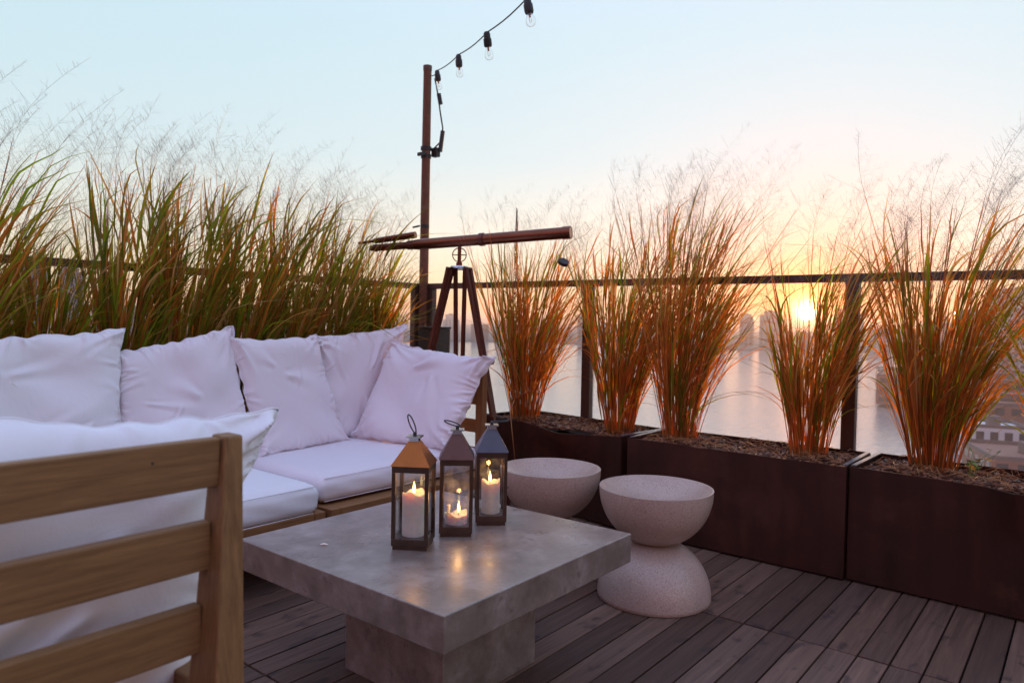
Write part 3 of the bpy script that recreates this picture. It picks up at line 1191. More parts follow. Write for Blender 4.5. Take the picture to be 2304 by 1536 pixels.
# ------------------------------------------------------------------ sofa
def slat(root, x0, y0, z0, x1, y1, z1, name, mats=TEAKS, ch=.004, loc0=(0, 0, 0)):
    dx, dy, dz = x1 - x0, y1 - y0, z1 - z0
    ax = 'xyz'[[dx, dy, dz].index(max(dx, dy, dz))]
    c = ((x0 + x1) / 2, (y0 + y1) / 2, (z0 + z1) / 2)
    mb = MB().box(-dx / 2, -dy / 2, -dz / 2, dx / 2, dy / 2, dz / 2, ch)
    return mb.build(name, mats[ax].m, root, loc=(c[0] - loc0[0], c[1] - loc0[1], c[2] - loc0[2]))


def sofa_module(x0, x1, label, end=False):
    y0, y1 = 2.58, 3.60
    o = (x0, y0, 0)
    root = empty('sofa', o, label, 'sofa', 'teak sofa modules along the left planters')
    S = lambda *a, **k: slat(root, *a, loc0=o, **k)
    cap = .075
    # front rail butts against corner legs that reach the deck
    S(x0, y0, 0, x0 + .055, y0 + .095, .30, 'leg')
    S(x1 - .055, y0, 0, x1, y0 + .095, .30, 'leg')
    S(x0 + .056, y0 + .002, .225, x1 - .056, y0 + .095, .2985, 'front_rail')
    S(x0, y0 + .096, .225, x0 + .04, y1 - .061, .2985, 'side_rail')
    S(x1 - .04, y0 + .096, .225, x1, y1 - .061, .2985, 'side_rail')
    S(x0, y1 - .06, 0, x0 + .05, y1, .90, 'back_post')
    S(x1 - .05, y1 - .06, 0, x1, y1, .90, 'back_post')
    for k in range(8):
        yy = y0 + .13 + k * .105
        S(x0 + .042, yy, .262, x1 - .042, yy + .075, .284, 'seat_slat')
    for z in (.34, .50, .66, .82):
        S(x0 + .051, y1 - .05, z, x1 - .051, y1 - .025, z + .075, 'back_slat')
    if end:
        # tall end frame closing the right end
        S(x1 - .045, y0 + .10, .300, x1, y0 + .15, .90, 'end_post')
        for z in (.34, .50, .66, .82):
            S(x1 - .035, y0 + .151, z, x1 - .012, y1 - .061, z + .075, 'end_slat')
    return root


sofa_module(.76, 1.936, 'left teak sofa module under the three left pillows')
sofa_module(1.964, 3.12, 'right teak sofa module closed by a tall end frame beside the tripod', True)


# ------------------------------------------------------------------ cloth pillows (small position based simulation)
def pillow_sim(n=60, press=1.0, steps=100, iters=7, seed=0, aspect=1.0, gather=.95):
    rg = np.random.RandomState(seed)
    w, h = 1.0, 1.0 / aspect
    gx, gy = np.meshgrid(np.linspace(-.5, .5, n) * w, np.linspace(-.5, .5, n) * h)
    pos = np.zeros((2, n, n, 3))
    pos[:, :, :, 0] = gx
    pos[:, :, :, 1] = gy
    prof = np.clip((1 - (2 * gx / w) ** 2) * (1 - (2 * gy / h) ** 2), 0, 1)
    # smooth random field makes the cloth buckle unevenly
    fld = np.zeros((n, n))
    for _ in range(26):
        kx, ky = rg.uniform(-14, 14, 2)
        fld += math.cos(rg.uniform(0, 6)) * np.sin(kx * gx + ky * gy + rg.uniform(0, 6)) / (2 + .35 * math.hypot(kx, ky))
    pos[0, :, :, 2] = .03 * prof + .004 * fld * prof
    pos[1, :, :, 2] = -.03 * prof + .004 * fld * prof
    prev = pos.copy()
    rx, ry = w / (n - 1), h / (n - 1)
    rd = math.hypot(rx, ry)
    S = slice
    G = []
    for s in (0, 1):
        i = np.arange(s, n - 1, 2)
        G.append(('x', i, i + 1, rx, 1.0))
        G.append(('y', i, i + 1, ry, 1.0))
    for s in (0, 1, 2, 3):
        i = np.arange(s, n - 2, 4)
        G.append(('x', i, i + 2, rx * 2, .10))
        G.append(('y', i, i + 2, ry * 2, .10))
    dt = 1.0
    mask = np.ones((n, n, 1))
    for st_ in range(steps):
        vel = (pos - prev) * .93
        prev = pos.copy()
        # pressure along the cloth normal
        du = np.gradient(pos, axis=2)
        dv = np.gradient(pos, axis=1)
        nr = np.cross(du, dv)
        nr[1] *= -1
        p_ = press * (1.0 if st_ > 15 else st_ / 15)
        pos = pos + vel + nr * p_ * .55
        for it in range(iters):
            for (axn, i, j, rest, k) in G:
                if axn == 'x':
                    d = pos[:, :, j] - pos[:, :, i]
                else:
                    d = pos[:, j] - pos[:, i]
                L_ = np.linalg.norm(d, axis=-1, keepdims=True) + 1e-9
                c_ = d * ((L_ - rest) / L_ * .5 * k)
                if axn == 'x':
                    pos[:, :, i] += c_
                    pos[:, :, j] -= c_
                else:
                    pos[:, i] += c_
                    pos[:, j] -= c_
            # gathered seam: the piping is shorter than the cloth
            for (sl_, axn) in ((0, 'r'), (n - 1, 'r'), (0, 'c'), (n - 1, 'c')):
                E_ = pos[:, sl_] if axn == 'r' else pos[:, :, sl_]
                rest = (rx if axn == 'r' else ry) * gather
                for s0_ in (0, 1):
                    i = np.arange(s0_, n - 1, 2)
                    d = E_[:, i + 1] - E_[:, i]
                    L_ = np.linalg.norm(d, axis=-1, keepdims=True) + 1e-9
                    c_ = d * ((L_ - rest) / L_ * .5)
                    E_[:, i] += c_
                    E_[:, i + 1] -= c_
            # shear diagonals
            for (a, b) in ((pos[:, :-1, :-1], pos[:, 1:, 1:]), (pos[:, :-1, 1:], pos[:, 1:, :-1])):
                d = b - a
                L_ = np.linalg.norm(d, axis=-1, keepdims=True) + 1e-9
                c_ = d * ((L_ - rd) / L_ * .5 * .18)
                a += c_
                b -= c_
            # weld the seam
            for e in ((S(None), 0), (S(None), n - 1), (0, S(None)), (n - 1, S(None))):
                m_ = (pos[0][e] + pos[1][e]) * .5
                pos[0][e] = m_
                pos[1][e] = m_
    return pos


def upsample(p):
    n = p.shape[1]
    m = 2 * n - 1
    q = np.zeros((2, m, m, 3))
    q[:, ::2, ::2] = p
    q[:, 1::2, ::2] = (p[:, :-1] + p[:, 1:]) / 2
    q[:, :, 1::2] = (q[:, :, 0:-1:2] + q[:, :, 2::2]) / 2
    # light smoothing inside
    for _ in range(2):
        q[:, 1:-1, 1:-1] = .5 * q[:, 1:-1, 1:-1] + .125 * (q[:, :-2, 1:-1] + q[:, 2:, 1:-1] + q[:, 1:-1, :-2] + q[:, 1:-1, 2:])
    return q


def fold_field(m, seed, amount, drapes):
    """creases: gathers running in from the seams, rays from the corners, a few long soft folds"""
    rg = np.random.RandomState(seed)
    U, V = np.meshgrid(np.linspace(-1, 1, m), np.linspace(-1, 1, m))
    z = np.zeros((m, m))

    def fold(x0, y0, dx, dy, ln, w, a):
        l_ = math.hypot(dx, dy)
        dx, dy = dx / l_, dy / l_
        cv = rg.uniform(-.35, .35)
        s_ = (U - x0) * dx + (V - y0) * dy
        t_ = -(U - x0) * dy + (V - y0) * dx - cv * s_ ** 2
        ww = w * (.7 + 1.1 * np.clip(s_ / ln, 0, 1.2))
        env = np.where(s_ < 0, np.exp(-(s_ / (ln * .15)) ** 2), np.exp(-(s_ / ln) ** 2 * 1.6))
        pr = np.exp(-(t_ / ww) ** 2) - .55 * np.exp(-((t_ - 1.7 * ww) / ww) ** 2) - .55 * np.exp(-((t_ + 1.7 * ww) / ww) ** 2)
        return a * env * pr
    for side_ in range(4):
        busy = rg.uniform(.5, 1.5)
        for k in range(int(13 * busy)):
            p = rg.uniform(-.9, .9)
            j = rg.uniform(-.55, .55)
            e = .96
            x0, y0, dx, dy = ((p, -e, j, 1), (p, e, j, -1), (-e, p, 1, j), (e, p, -1, j))[side_]
            z += fold(x0, y0, dx, dy, rg.uniform(.10, .34), rg.uniform(.012, .028), rg.uniform(.005, .015) * busy)
    for (cx, cy) in ((-1, -1), (1, -1), (1, 1), (-1, 1)):
        for k in range(4):
            a_ = math.atan2(-cy, -cx) + rg.uniform(-.62, .62)
            z += fold(cx * .9, cy * .9, math.cos(a_), math.sin(a_), rg.uniform(.3, .65), rg.uniform(.025, .05), rg.uniform(.006, .016))
    for k in range(drapes):
        a_ = rg.uniform(0, 2 * PI)
        z += fold(rg.uniform(-.5, .5), rg.uniform(-.5, .6), math.cos(a_), math.sin(a_), rg.uniform(.35, .7), rg.uniform(.03, .075), rg.uniform(.008, .020))
    for k in range(14):
        kx, ky = rg.uniform(-9, 9, 2)
        z += .0035 * np.sin(kx * U + ky * V + rg.uniform(0, 6))
    edge = np.clip((1 - np.maximum(abs(U), abs(V))) / .05, 0, 1)
    return z * amount * edge, U, V, rg


def pillow_mesh(name, pos, BL, BR, TR, TL, thick=1.0, back=1.0, seed=0, amount=1.0, drapes=3):
    pos = upsample(pos)
    """maps a simulated pillow so that its four corners land on the given points"""
    n = pos.shape[1]
    c00, c10, c11, c01 = pos[0, 0, 0], pos[0, 0, -1], pos[0, -1, -1], pos[0, -1, 0]
    h_ = n // 2
    fl_ = .52
    x0 = (c00[0] + c01[0]) / 2 * (1 - fl_) + pos[0, h_, 0, 0] * fl_
    x1 = (c10[0] + c11[0]) / 2 * (1 - fl_) + pos[0, h_, -1, 0] * fl_
    y0 = (c00[1] + c10[1]) / 2 * (1 - fl_) + pos[0, 0, h_, 1] * fl_
    y1 = (c01[1] + c11[1]) / 2 * (1 - fl_) + pos[0, -1, h_, 1] * fl_
    U = ((pos[..., 0] - x0) / (x1 - x0))[..., None]
    Vv = ((pos[..., 1] - y0) / (y1 - y0))[..., None]
    BL, BR, TR, TL = [np.array(q, float) for q in (BL, BR, TR, TL)]
    W = BL * (1 - U) * (1 - Vv) + BR * U * (1 - Vv) + TR * U * Vv + TL * (1 - U) * Vv
    eu = (BR + TR - BL - TL) / 2
    ev = (TL + TR - BL - BR) / 2
    nn = np.cross(eu, ev)
    nn /= np.linalg.norm(nn)
    scl = (np.linalg.norm(eu) / (x1 - x0) + np.linalg.norm(ev) / (y1 - y0)) / 2
    z = pos[..., 2] * scl * thick
    z = np.where(z < 0, z * back, z)
    ff, UU, VV, rg_ = fold_field(n, seed, amount, drapes)
    fb = fold_field(n, seed + 50, amount, drapes)[0]
    sz_ = (np.linalg.norm(eu) + np.linalg.norm(ev)) / 2
    z[0] += ff * sz_
    z[1] -= fb * sz_
    W = W + nn * z[..., None]
    # the seam wanders a little
    for (Q_, P_, dirv, ext) in ((VV, UU, ev, 1), (UU, VV, eu, 1)):
        for sg in (-1, 1):
            wv_ = sum(rg_.uniform(.2, 1) * np.sin(P_ * f_ + rg_.uniform(0, 6)) for f_ in (3, 7, 12, 19, 27))
            W = W + (np.clip(Q_ * sg, 0, 1) ** 10 * wv_ * .0030 * sz_ * 2)[None, :, :, None] * (dirv / np.linalg.norm(dirv)) * sg
    cen = (BL + BR + TR + TL) / 4
    W = W - cen
    A_ = W[0]
    loop = [*A_[0, :-1:2], *A_[:-1:2, -1], *A_[-1, :0:-2], *A_[:0:-2, 0]]
    V = W.reshape(-1, 3)
    F = []
    for s in (0, 1):
        o = s * n * n
        for j in range(n - 1):
            for i in range(n - 1):
                a = o + j * n + i
                q = (a, a + 1, a + n + 1, a + n)
                F.append(q if s == 0 else q[::-1])
    me = np_mesh(name, V, np.array(F))
    bm = bmesh.new()
    bm.from_mesh(me)
    bmesh.ops.remove_doubles(bm, verts=bm.verts, dist=1e-5)
    bm.to_mesh(me)
    bm.free()
    me.polygons.foreach_set('use_smooth', [True] * len(me.polygons))
    return me, cen, loop


def pillow(label, pos, quad, mat, thick=1.0, back=1.0, group='white back pillows', seed=0, amount=1.0, drapes=3):
    me, cen, loop = pillow_mesh('pillow', pos, *quad, thick, back, seed, amount, drapes)
    o = link('pillow', me, mat.m, loc=tuple(cen))
    sm = MB()
    ring_ = [Vector(q) for q in loop]
    sm.tube(ring_ + [ring_[0]], .0021, 5, caps=False)
    sm.build('seam', mat.m, o, smooth=True)
    tag(o, label, 'pillow', group)
    return o


sims = [pillow_sim(seed=s, press=p, aspect=a) for (s, p, a) in ((1, .5, 1.0), (2, .45, 1.0), (3, .5, 1.0), (4, .6, 1.05), (5, .6, 1.1), (6, .5, 1.1))]
pillow('large pale pillow at the left end of the sofa with an upright corner', sims[5], ((.70, 3.29, .43), (1.385, 3.29, .43), (1.43, 3.40, 1.07), (.70, 3.42, 1.03)), FAB2, .8, seed=1, amount=1.25, drapes=5)
pillow('tilted pillow second from the left, its right corner pointing up', sims[1], ((1.385, 3.30, .43), (2.01, 3.27, .43), (1.955, 3.39, 1.085), (1.40, 3.43, .965)), FAB, .8, seed=2, amount=1.2, drapes=4)
pillow('square pillow in the middle of the row, third from the left', sims[2], ((2.03, 3.25, .43), (2.64, 3.32, .43), (2.45, 3.38, 1.035), (1.93, 3.37, 1.03)), FAB, .75, seed=3, amount=1.05, drapes=3)
pillow('pillow in the sofa corner behind the leaning one, pointed corner up', sims[0], ((2.56, 3.40, .43), (3.03, 3.38, .43), (3.115, 3.37, 1.10), (2.47, 3.44, 1.03)), FAB, .62, seed=4, amount=1.2, drapes=3)
pillow('large pink-lit pillow leaning on the end frame at the right', sims[4], ((2.70, 3.36, .44), (2.80, 2.655, .44), (3.06, 2.60, .93), (2.965, 3.31, 1.00)), FAB, .80, seed=5, amount=1.45, drapes=2)
pillow('big white pillow behind the slats of the teak armchair', sims[3], ((-.04, 1.17, .45), (.59, 1.17, .45), (.765, 1.20, .957), (.06, 1.20, 1.035)), FAB2, .8, group=None, seed=8, amount=1.0, drapes=6)


# seat cushions: boxed, rounded edges, soft top
def seat_cushion(x0, x1, y0, y1, z0, z1, label, mat, seed, group=None):
    nx, ny, nz = 56, 44, 9
    bm = bmesh.new()
    bmesh.ops.create_cube(bm, size=2)
    bmesh.ops.subdivide_edges(bm, edges=bm.edges[:], cuts=23, use_grid_fill=True)
    rg = random.Random(seed)
    cx, cy, cz = (x0 + x1) / 2, (y0 + y1) / 2, (z0 + z1) / 2
    hx, hy, hz = (x1 - x0) / 2, (y1 - y0) / 2, (z1 - z0) / 2
    r = min(.045, hz * .75)
    ph = [rg.uniform(0, 6) for _ in range(8)]
    for v in bm.verts:
        # concentrate the grid near edges, then round them
        p = [math.copysign(abs(q) ** .75, q) for q in v.co]
        X, Y, Z = p[0] * hx, p[1] * hy, p[2] * hz
        ix, iy, iz = (max(-(hx - r), min(hx - r, X)), max(-(hy - r), min(hy - r, Y)), max(-(hz - r), min(hz - r, Z)))
        d = Vector((X - ix, Y - iy, Z - iz))
        if d.length > 1e-6:
            dd = d.normalized() * r
        else:
            dd = Vector((0, 0, 0))
        q = Vector((ix, iy, iz)) + dd
        u, w = q.x / hx, q.y / hy
        if q.z > 0:
            q.z += .014 * (1 - u ** 4) * (1 - w ** 4) * (q.z / hz)
            q.z += .0022 * math.sin(11 * q.x + 3 * q.y + ph[0]) * math.sin(9 * q.y - 4 * q.x + ph[1])
        # side puff and wrinkles of the boxing
        puff = .012 * (1 - (q.z / hz) ** 2)
        wr = .0030 * math.sin(26 * q.x + 60 * q.z + ph[2]) + .0022 * math.sin(58 * q.x - 40 * q.z + ph[3])
        wr2 = .0030 * math.sin(24 * q.y + 50 * q.z + ph[4])
        if abs(abs(q.y) - hy) < .02:
            q.y += math.copysign(puff + wr * (1 - abs(q.z / hz)), q.y)
        if abs(abs(q.x) - hx) < .02:
            q.x += math.copysign(puff * .6 + wr2 * (1 - abs(q.z / hz)), q.x)
        v.co = q
    me = bpy.data.meshes.new('seat_cushion')
    bm.to_mesh(me)
    bm.free()
    o = link('seat_cushion', me, mat.m, loc=(cx, cy, cz), smooth=True)
    tag(o, label, 'seat cushion', group)
    pip = MB()
    for zz in (hz - .012, -hz + .012):
        e = .004
        pip.tube([(-hx + r * .6, -hy + .004 - e, zz), (0, -hy - .004 - e, zz + .002), (hx - r * .6, -hy + .004 - e, zz)], .0022, 6)
    pip.build('piping', mat.m, o, smooth=True)
    return o


SG = 'white seat cushions'
seat_cushion(.80, 1.915, 2.598, 3.50, .286, .424, 'white seat cushion on the left sofa module, its rounded corner near the table', FAB2, 1, SG)
seat_cushion(1.968, 3.06, 2.672, 3.52, .302, .430, 'white seat cushion on the right sofa module, under the leaning pillow', FAB, 2, SG)

# ------------------------------------------------------------------ foreground armchair
ch = empty('armchair', (.20, 1.0, 0), 'teak slatted armchair in the left foreground, seen from behind', 'armchair')
o = (.20, 1.0, 0)


def cslat(x0, y0, z0, x1, y1, z1, name, c_=.004):
    return slat(ch, x0, y0, z0, x1, y1, z1, name, TEAK, c_, o)


def cpost(xa, xb):
    # tapered rear post: slim at the top, deeper towards the seat
    lo = [(xa - .085, .907, 0), (xb - .042, .907, 0), (xb - .042, 1.052, 0), (xa - .085, 1.052, 0)]
    hi = [(xa, 1.0, .968), (xb, 1.0, .968), (xb, 1.040, .968), (xa, 1.040, .968)]
    b = MB().prism([Vector(p) - Vector(o) for p in lo], [Vector(p) - Vector(o) for p in hi])
    ob = b.build('rear_post', TEAK['z'].m, ch)
    bv = ob.modifiers.new('bevel', 'BEVEL')
    bv.width = .004
    bv.segments = 2
    return ob


cpost(.567, .597)
cpost(-.235, -.197)
for k_, z in enumerate((.894, .770, .646, .522)):
    xe = .5635 - .0105 * k_
    sb = cslat(-.205, 1.006 + .006 * k_, z, xe, 1.028 + .006 * k_, z + .072, 'back_slat', .003)
    if k_ == 0:
        MB().tube([(xe - .10 - (xe - .205) / 2, -.0112, .012), (xe - .10 - (xe - .205) / 2, -.0105, .012)], .0022, 8).build('plug', BLACK.m, sb)
cslat(-.225, 1.0, .26, .505, 1.04, .33, 'rear_rail')
cslat(-.196, 1.66, .26, .561, 1.70, .33, 'front_rail')
for xa in (-.235, .562):
    cslat(xa, 1.66, 0, xa + .045, 1.71, .30 if False else .56, 'front_leg')
    cslat(xa, 1.053, .26, xa + .03, 1.659, .33, 'side_rail')
    cslat(xa - .012, 1.053, .561, xa + .050, 1.715, .585, 'armrest')
for k in range(6):
    cslat(-.195, 1.075 + k * .098, .302, .560, 1.075 + k * .098 + .07, .322, 'seat_slat')
seat_cushion(-.19, .555, 1.07, 1.72, .331, .455, 'white seat cushion of the slatted armchair', FAB2, 5, None)

# ------------------------------------------------------------------ concrete table
tb = empty('coffee_table', (1.7075, 1.6575, 0), 'low square concrete coffee table with thick top and block base', 'coffee table')
h = .4575


def bevbox(x0, y0, z0, x1, y1, z1, name, mat, root, w=.004, jitter=0):
    ob = MB().box(x0, y0, z0, x1, y1, z1, w).build(name, mat, root)
    return ob


bevbox(-h, -h, .332, h, h, .43, 'top', Cn.m, tb, .0035)
bevbox(-.2225, -.232, 0, .2225, .2125, .3315, 'base', Cn.m, tb, .004)
wc = MB().tube([(-.012, 0, 0), (0, .001, .0015), (.012, 0, 0)], [.002, .0035, .002], 8).build('wax_chip', WAX.m, loc=(1.39, 1.86, .4325))
wc.rotation_euler = (0, 0, -.9)
tag(wc, 'small white wax chip lying on the concrete table left of the lanterns', 'wax chip')


# ------------------------------------------------------------------ lanterns with candles
def lantern(c, s, zroof, rz, roofm, label, glassm, ring, hcap=.075):
    H0 = .43
    root = empty('lantern', (c[0], c[1], H0), label, 'lantern', 'bronze lanterns on the concrete table', rz)
    a = s / 2
    hb = zroof - H0
    MB().box(-a + .004, -a + .004, 0, a - .004, a - .004, .012).box(-a, -a, .012, a, a, .034, .0015).build('base', BRONZE.m, root)
    t = .012
    for sx in (-1, 1):
        for sy in (-1, 1):
            x, y = sx * (a - t / 2), sy * (a - t / 2)
            MB().box(x - t / 2, y - t / 2, .0345, x + t / 2, y + t / 2, hb - .0195, .001).build('corner_post', BRONZE.m, root)
    top = MB()
    for (x0, y0, x1, y1) in ((-a, -a, a, -a + .011), (-a, a - .011, a, a), (-a, -a + .0112, -a + .011, a - .0112), (a - .011, -a + .0112, a, a - .0112)):
        top.box(x0, y0, hb - .019, x1, y1, hb)
    top.build('top_frame', BRONZE.m, root)
    for (x0, y0, x1, y1) in ((-a + t, -a + .004, a - t, -a + .006), (-a + t, a - .006, a - t, a - .004), (-a + .004, -a + t, -a + .006, a - t), (a - .006, -a + t, a - .004, a - t)):
        MB().box(x0, y0, .035, x1, y1, hb - .0195).build('pane', glassm.m, root)
    # small latch and hinges of the door side
    MB().tube([(a + .002, 0, hb * .48), (a + .010, 0, hb * .48)], .004, 8).build('latch', BRONZE.m, root)
    e = a + .004
    q = .017
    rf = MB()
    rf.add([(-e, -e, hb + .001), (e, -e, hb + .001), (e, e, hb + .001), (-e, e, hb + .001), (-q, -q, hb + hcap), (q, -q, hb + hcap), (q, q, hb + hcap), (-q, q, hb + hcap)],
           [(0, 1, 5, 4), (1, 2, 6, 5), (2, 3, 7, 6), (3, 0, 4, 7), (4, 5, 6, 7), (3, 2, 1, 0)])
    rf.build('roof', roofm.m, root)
    MB().box(-q + .002, -q + .002, hb + hcap + .0005, q - .002, q - .002, hb + hcap + .012).box(-q - .006, -q - .006, hb + hcap + .0125, q + .006, q + .006, hb + hcap + .017).build('cap', CHROME.m if roofm is not ORANGE_METAL else CHROME.m, root)
    z0 = hb + hcap + .018
    MB().tube([(0, 0, z0 - .001), (0, 0, z0 + .010)], .006, 8).build('ring_mount', BLACK.m, root)
    # ring handle
    rr = .031
    pts = []
    M_ = Matrix.Translation((0, 0, z0 + .008)) @ Matrix.Rotation(ring[1], 4, 'Z') @ Matrix.Rotation(ring[0], 4, 'Y')
    for k in range(25):
        an = 2 * PI * k / 24
        pts.append(M_ @ Vector((0, rr * .78 * math.sin(an), rr - rr * math.cos(an))))
    MB().tube(pts, .0022, 6, caps=False).build('handle', BLACK.m, root, smooth=True)
    return root


def candle(c, r, h, label, seed, wick_off=(0, 0), stubs=(), power=.19, dip=.012):
    z0 = .43 + .0345
    root = empty('candle', (c[0], c[1], z0), label, 'candle', 'lit pillar candles in the lanterns')
    rg = random.Random(seed)
    n, prof = 40, []
    mb = MB()
    hs = [h + .006 * math.sin(2 * PI * k / n * 2 + seed) + .003 * math.sin(2 * PI * k / n * 5 + 2 * seed) for k in range(n)]
    rings = [(r, None, 0), (r, None, .3), (r, None, .7), (r * 1.0, 1, 0), (r * .90, 1, .001), (r * .75, 1, -dip * .8), (r * .4, 1, -dip), (.0008, 1, -dip)]
    V, F = [], []
    for (rad, onrim, f_) in rings:
        for k in range(n):
            an = 2 * PI * k / n
            wob = 1 + .012 * math.sin(3 * an + seed)
            z = (h * f_) if onrim is None else (hs[k] + f_ if rad > r * .8 else h + f_)
            V.append((rad * wob * math.cos(an), rad * wob * math.sin(an), z))
    for i in range(len(rings) - 1):
        for k in range(n):
            k2 = (k + 1) % n
            F.append((i * n + k, i * n + k2, (i + 1) * n + k2, (i + 1) * n + k))
    mb.add(V, F)
    for (x, y, w, hh) in stubs:
        mb.tube([(x, y, 0), (x, y, hh)], w, 8)
    mb.build('wax', WAX.m, root, smooth=True, angle=50)
    wx, wy = wick_off
    zf = h - dip
    MB().tube([(wx, wy, zf - .002), (wx, wy, zf + .008), (wx + .002, wy, zf + .013)], .0011, 6).build('wick', BLACK.m, root)
    MB().lathe([(.0008, zf + .007), (.0032, zf + .011), (.0050, zf + .018), (.0046, zf + .026), (.0026, zf + .037), (.0004, zf + .048)], 14, (wx, wy, 0)).build('flame', FL.m, root, smooth=True)
    ld = bpy.data.lights.new('candle_light', 'POINT')
    ld.energy = power
    ld.color = (1, .47, .13)
    ld.shadow_soft_size = .008
    lo = bpy.data.objects.new('candle_light', ld)
    COL.objects.link(lo)
    lo.parent = root
    lo.location = (wx, wy, zf + .058)
    return root


lantern((1.580, 1.656), .116, .690, -.986, ORANGE_METAL, 'front left lantern with bronze roof coloured by an orange reflection and ring handle standing up', LGLASS, (-.35, .6), .072)
lantern((1.769, 1.649), .110, .686, -.831, MAROON, 'middle lantern with smoky glass, brown roof and a burnt down candle', LSMOKE, (-1.15, .9), .078)
lantern((1.948, 1.650), .108, .686, -.80, BLUISH_METAL, 'rear right lantern with bluish-lit bronze roof, its candle half burnt', LGLASS, (-1.45, 2.6), .075)
candle((1.580, 1.656), .036, .134, 'tall thick candle in the front left lantern', 1, (0, 0))
candle((1.769, 1.649), .038, .032, 'burnt down candle stub in the middle lantern', 2, (.006, -.006), ((-.012, .024, .006, .058), (-.028, .010, .004, .040)), .19, .006)
candle((1.948, 1.650), .033, .112, 'lit candle in the lantern at the rear right', 3, (0, .004))


# ------------------------------------------------------------------ hourglass stools
def stool(c, label):
    R_, Hh = .236, .46
    prof = []
    half = .232
    neck = R_ * math.sqrt(.10)
    for k in range(17):
        t = k / 16
        z = half * t
        # dome: wide at the deck, closing to the neck
        r = R_ * math.sqrt(1 - .90 * t ** 2.1)
        prof.append((r, z))
    lower = [(R_ - .004, 0.0)] + [(r, z + .003) for (r, z) in prof[:-1]]
    up = [(r, Hh - z) for (r, z) in reversed(prof[:-1])]
    rim = [(R_ - .002, Hh), (R_ - .009, Hh + .001)]
    dish = [((R_ - .012) * (1 - k / 12), Hh - .002 - .085 * (1 - (1 - k / 12) ** 2.3)) for k in range(12)] + [(.001, Hh - .087)]
    full = lower + [(neck, half - .001)] + up + rim + dish
    mb = MB().lathe(full, 72)
    o_ = mb.build('stool', T.m, loc=(c[0], c[1], .001), smooth=True, angle=60)
    tag(o_, label, 'stool', 'hourglass terrazzo stools')
    return o_


stool((2.733, 1.405), 'near hourglass terrazzo stool beside the table corner')
stool((2.750, 1.963), 'far hourglass terrazzo stool half hidden behind the lanterns and table')

# ------------------------------------------------------------------ telescope on wooden tripod
C0 = Vector((3.308, 3.092, 0))
ts = empty('telescope', C0, 'brass telescope with finder scope on a wooden tripod behind the sofa end', 'telescope')
front, rear = Vector((3.538, 2.411, 1.671)), Vector((3.107, 3.694, 1.600))
axis = (front - rear).normalized()
joint = rear + axis * ((front - rear).length * .245)
L_ = (front - rear).length


def tpt(f, off=Vector((0, 0, 0))):
    return rear + axis * (L_ * f) + off - C0


MB().tube([tpt(.235), tpt(.26), tpt(.96), tpt(.962), tpt(1.0)], [.031, .034, .0355, .0385, .0385], 28).build('main_tube', BRASS.m, ts, smooth=True, angle=35)
MB().tube([tpt(0), tpt(.03), tpt(.031), tpt(.20), tpt(.201), tpt(.24)], [.018, .026, .022, .0235, .029, .030], 24).build('draw_tube', BRASSD.m, ts, smooth=True, angle=35)
MB().tube([tpt(.57), tpt(.59)], .041, 28).build('tube_band', BRASSD.m, ts, smooth=True, angle=35)
fo = Vector((0, 0, .056))
MB().tube([tpt(-.07, fo * .70), tpt(.02, fo * .82)], [.009, .010], 14).tube([tpt(.021, fo * .82), tpt(.24, fo * 1.13)], [.0185, .0215], 20).build('finder_scope', BRASS.m, ts, smooth=True, angle=35)
for f_ in (.06, .205):
    MB().tube([tpt(f_, fo * .35), tpt(f_, fo * .9)], .006, 8).build('bracket', CHROME.m, ts)
# yoke, wheel, head
hd = Vector((0, 0, 1.475))
MB().tube([hd, Vector((0, 0, 1.50)), Vector((0, 0, 1.503)), tpt(.469, Vector((0, 0, -.030)))], [.020, .020, .012, .012], 14).build('mount_column', BRASSD.m, ts, smooth=True, angle=40)
wh = MB()
wc_ = Vector((0, 0, 1.548))
ex, ez = Vector((.627, -.779, 0)), Vector((0, 0, 1))
pts = [wc_ + ex * (.043 * math.cos(2 * PI * k / 28)) + ez * (.043 * math.sin(2 * PI * k / 28)) for k in range(29)]
wh.tube(pts, .0035, 6, caps=False)
for k in range(2):
    a = PI / 2 * k
    dd = ex * math.cos(a) + ez * math.sin(a)
    wh.tube([wc_ - dd * .043, wc_ + dd * .043], .0035, 6)
wh.build('hand_wheel', BRASSD.m, ts, smooth=True)
MB().lathe([(.022, 1.462), (.055, 1.463), (.058, 1.470), (.055, 1.478), (.022, 1.481)], 24).build('tripod_head', CHROME.m, ts, smooth=True, angle=40)
feet = [(Vector((3.19, 3.50, 0)), .0), (Vector((3.41, 2.74, 0)), .0), (Vector((3.40, 3.16, 0)), .0)]
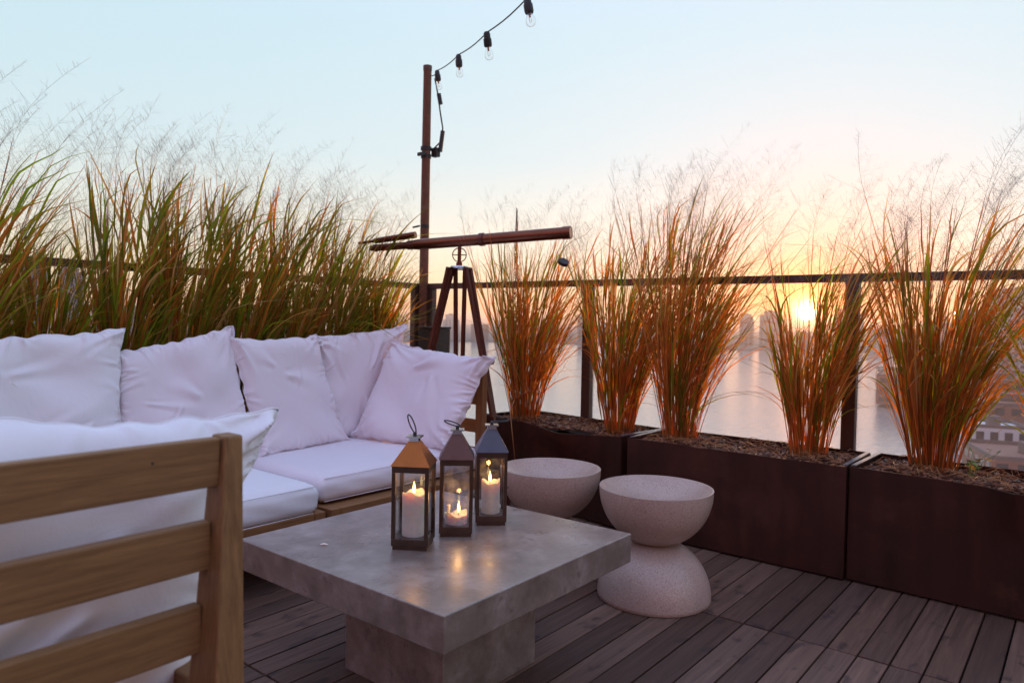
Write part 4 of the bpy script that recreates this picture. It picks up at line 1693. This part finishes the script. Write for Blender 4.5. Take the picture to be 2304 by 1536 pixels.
for (f_, _) in feet:
    d = f_ - C0
    dn = d.normalized()
    sd = Vector((-dn.y, dn.x, 0))
    top = Vector((dn.x * .062, dn.y * .062, 1.465))
    foot = Vector((d.x, d.y, .0))
    mid = top.lerp(foot, .62)
    lg = MB()
    for s in (-1, 1):
        a_ = top + sd * (.030 * s)
        b_ = mid + sd * (.017 * s)
        lg.tube([a_, b_], .0145, 4, square=True)
    ob = lg.build('tripod_leg', MAHOG.m, ts)
    l2 = MB().tube([top.lerp(foot, .50), top.lerp(foot, .985)], .013, 4, square=True)
    l2.build('lower_leg', MAHOG.m, ob)
    MB().tube([mid + sd * -.034, mid + sd * .034], .009, 8).build('clamp', BRASSD.m, ob)
    MB().tube([top + sd * -.048, top + sd * .048], .008, 8).build('hinge', BRASSD.m, ob)
    MB().tube([top.lerp(foot, .985), foot + Vector((0, 0, .001))], [.010, .004], 8).build('spike', BRASSD.m, ob)
MB().tube([top.lerp(Vector((0, 0, .5)), .5) * 0 + Vector((0, 0, .72)), Vector((0, 0, .75))], .03, 10).tube([(0, 0, .735), ((feet[0][0] - C0) * .5).to_tuple()[:2] + (.735,)], .005, 6).tube([(0, 0, .735), ((feet[1][0] - C0) * .5).to_tuple()[:2] + (.735,)], .005, 6).tube([(0, 0, .735), ((feet[2][0] - C0) * .5).to_tuple()[:2] + (.735,)], .005, 6).build('spreader', BRASSD.m, ts)

cap = empty('lens_cap', (3.507, 2.44, 1.494), 'dark oval lens cap dangling on a thin cord below the telescope front', 'lens cap')
cm = MB().tube([(0, 0, -.010), (0, 0, .010)], .033, 20).build('disc', BLACK.m, cap, smooth=True, angle=40)
cm.rotation_euler = (.6, .3, -.85)
MB().tube([(0, 0, .01), (.004, .004, .08), (0.0, 0, .140)], .0009, 5).build('cord', BLACK.m, cap)

# ------------------------------------------------------------------ haze over the river
hz = MB().box(-5400, -5400, -38.6, 5400, 5400, 31).build('haze', None)
hm = bpy.data.materials.new('haze')
hm.use_nodes = True
hm.node_tree.nodes.clear()
pv = hm.node_tree.nodes.new('ShaderNodeVolumePrincipled')
pv.inputs['Density'].default_value = .00042
pv.inputs['Color'].default_value = (.93, .84, .82, 1)
pv.inputs['Anisotropy'].default_value = .5
ho = hm.node_tree.nodes.new('ShaderNodeOutputMaterial')
hm.node_tree.links.new(pv.outputs[0], ho.inputs['Volume'])
hz.data.materials.append(hm)
tag(hz, 'thin warm haze over the river and the far skyline', 'haze', kind='stuff')
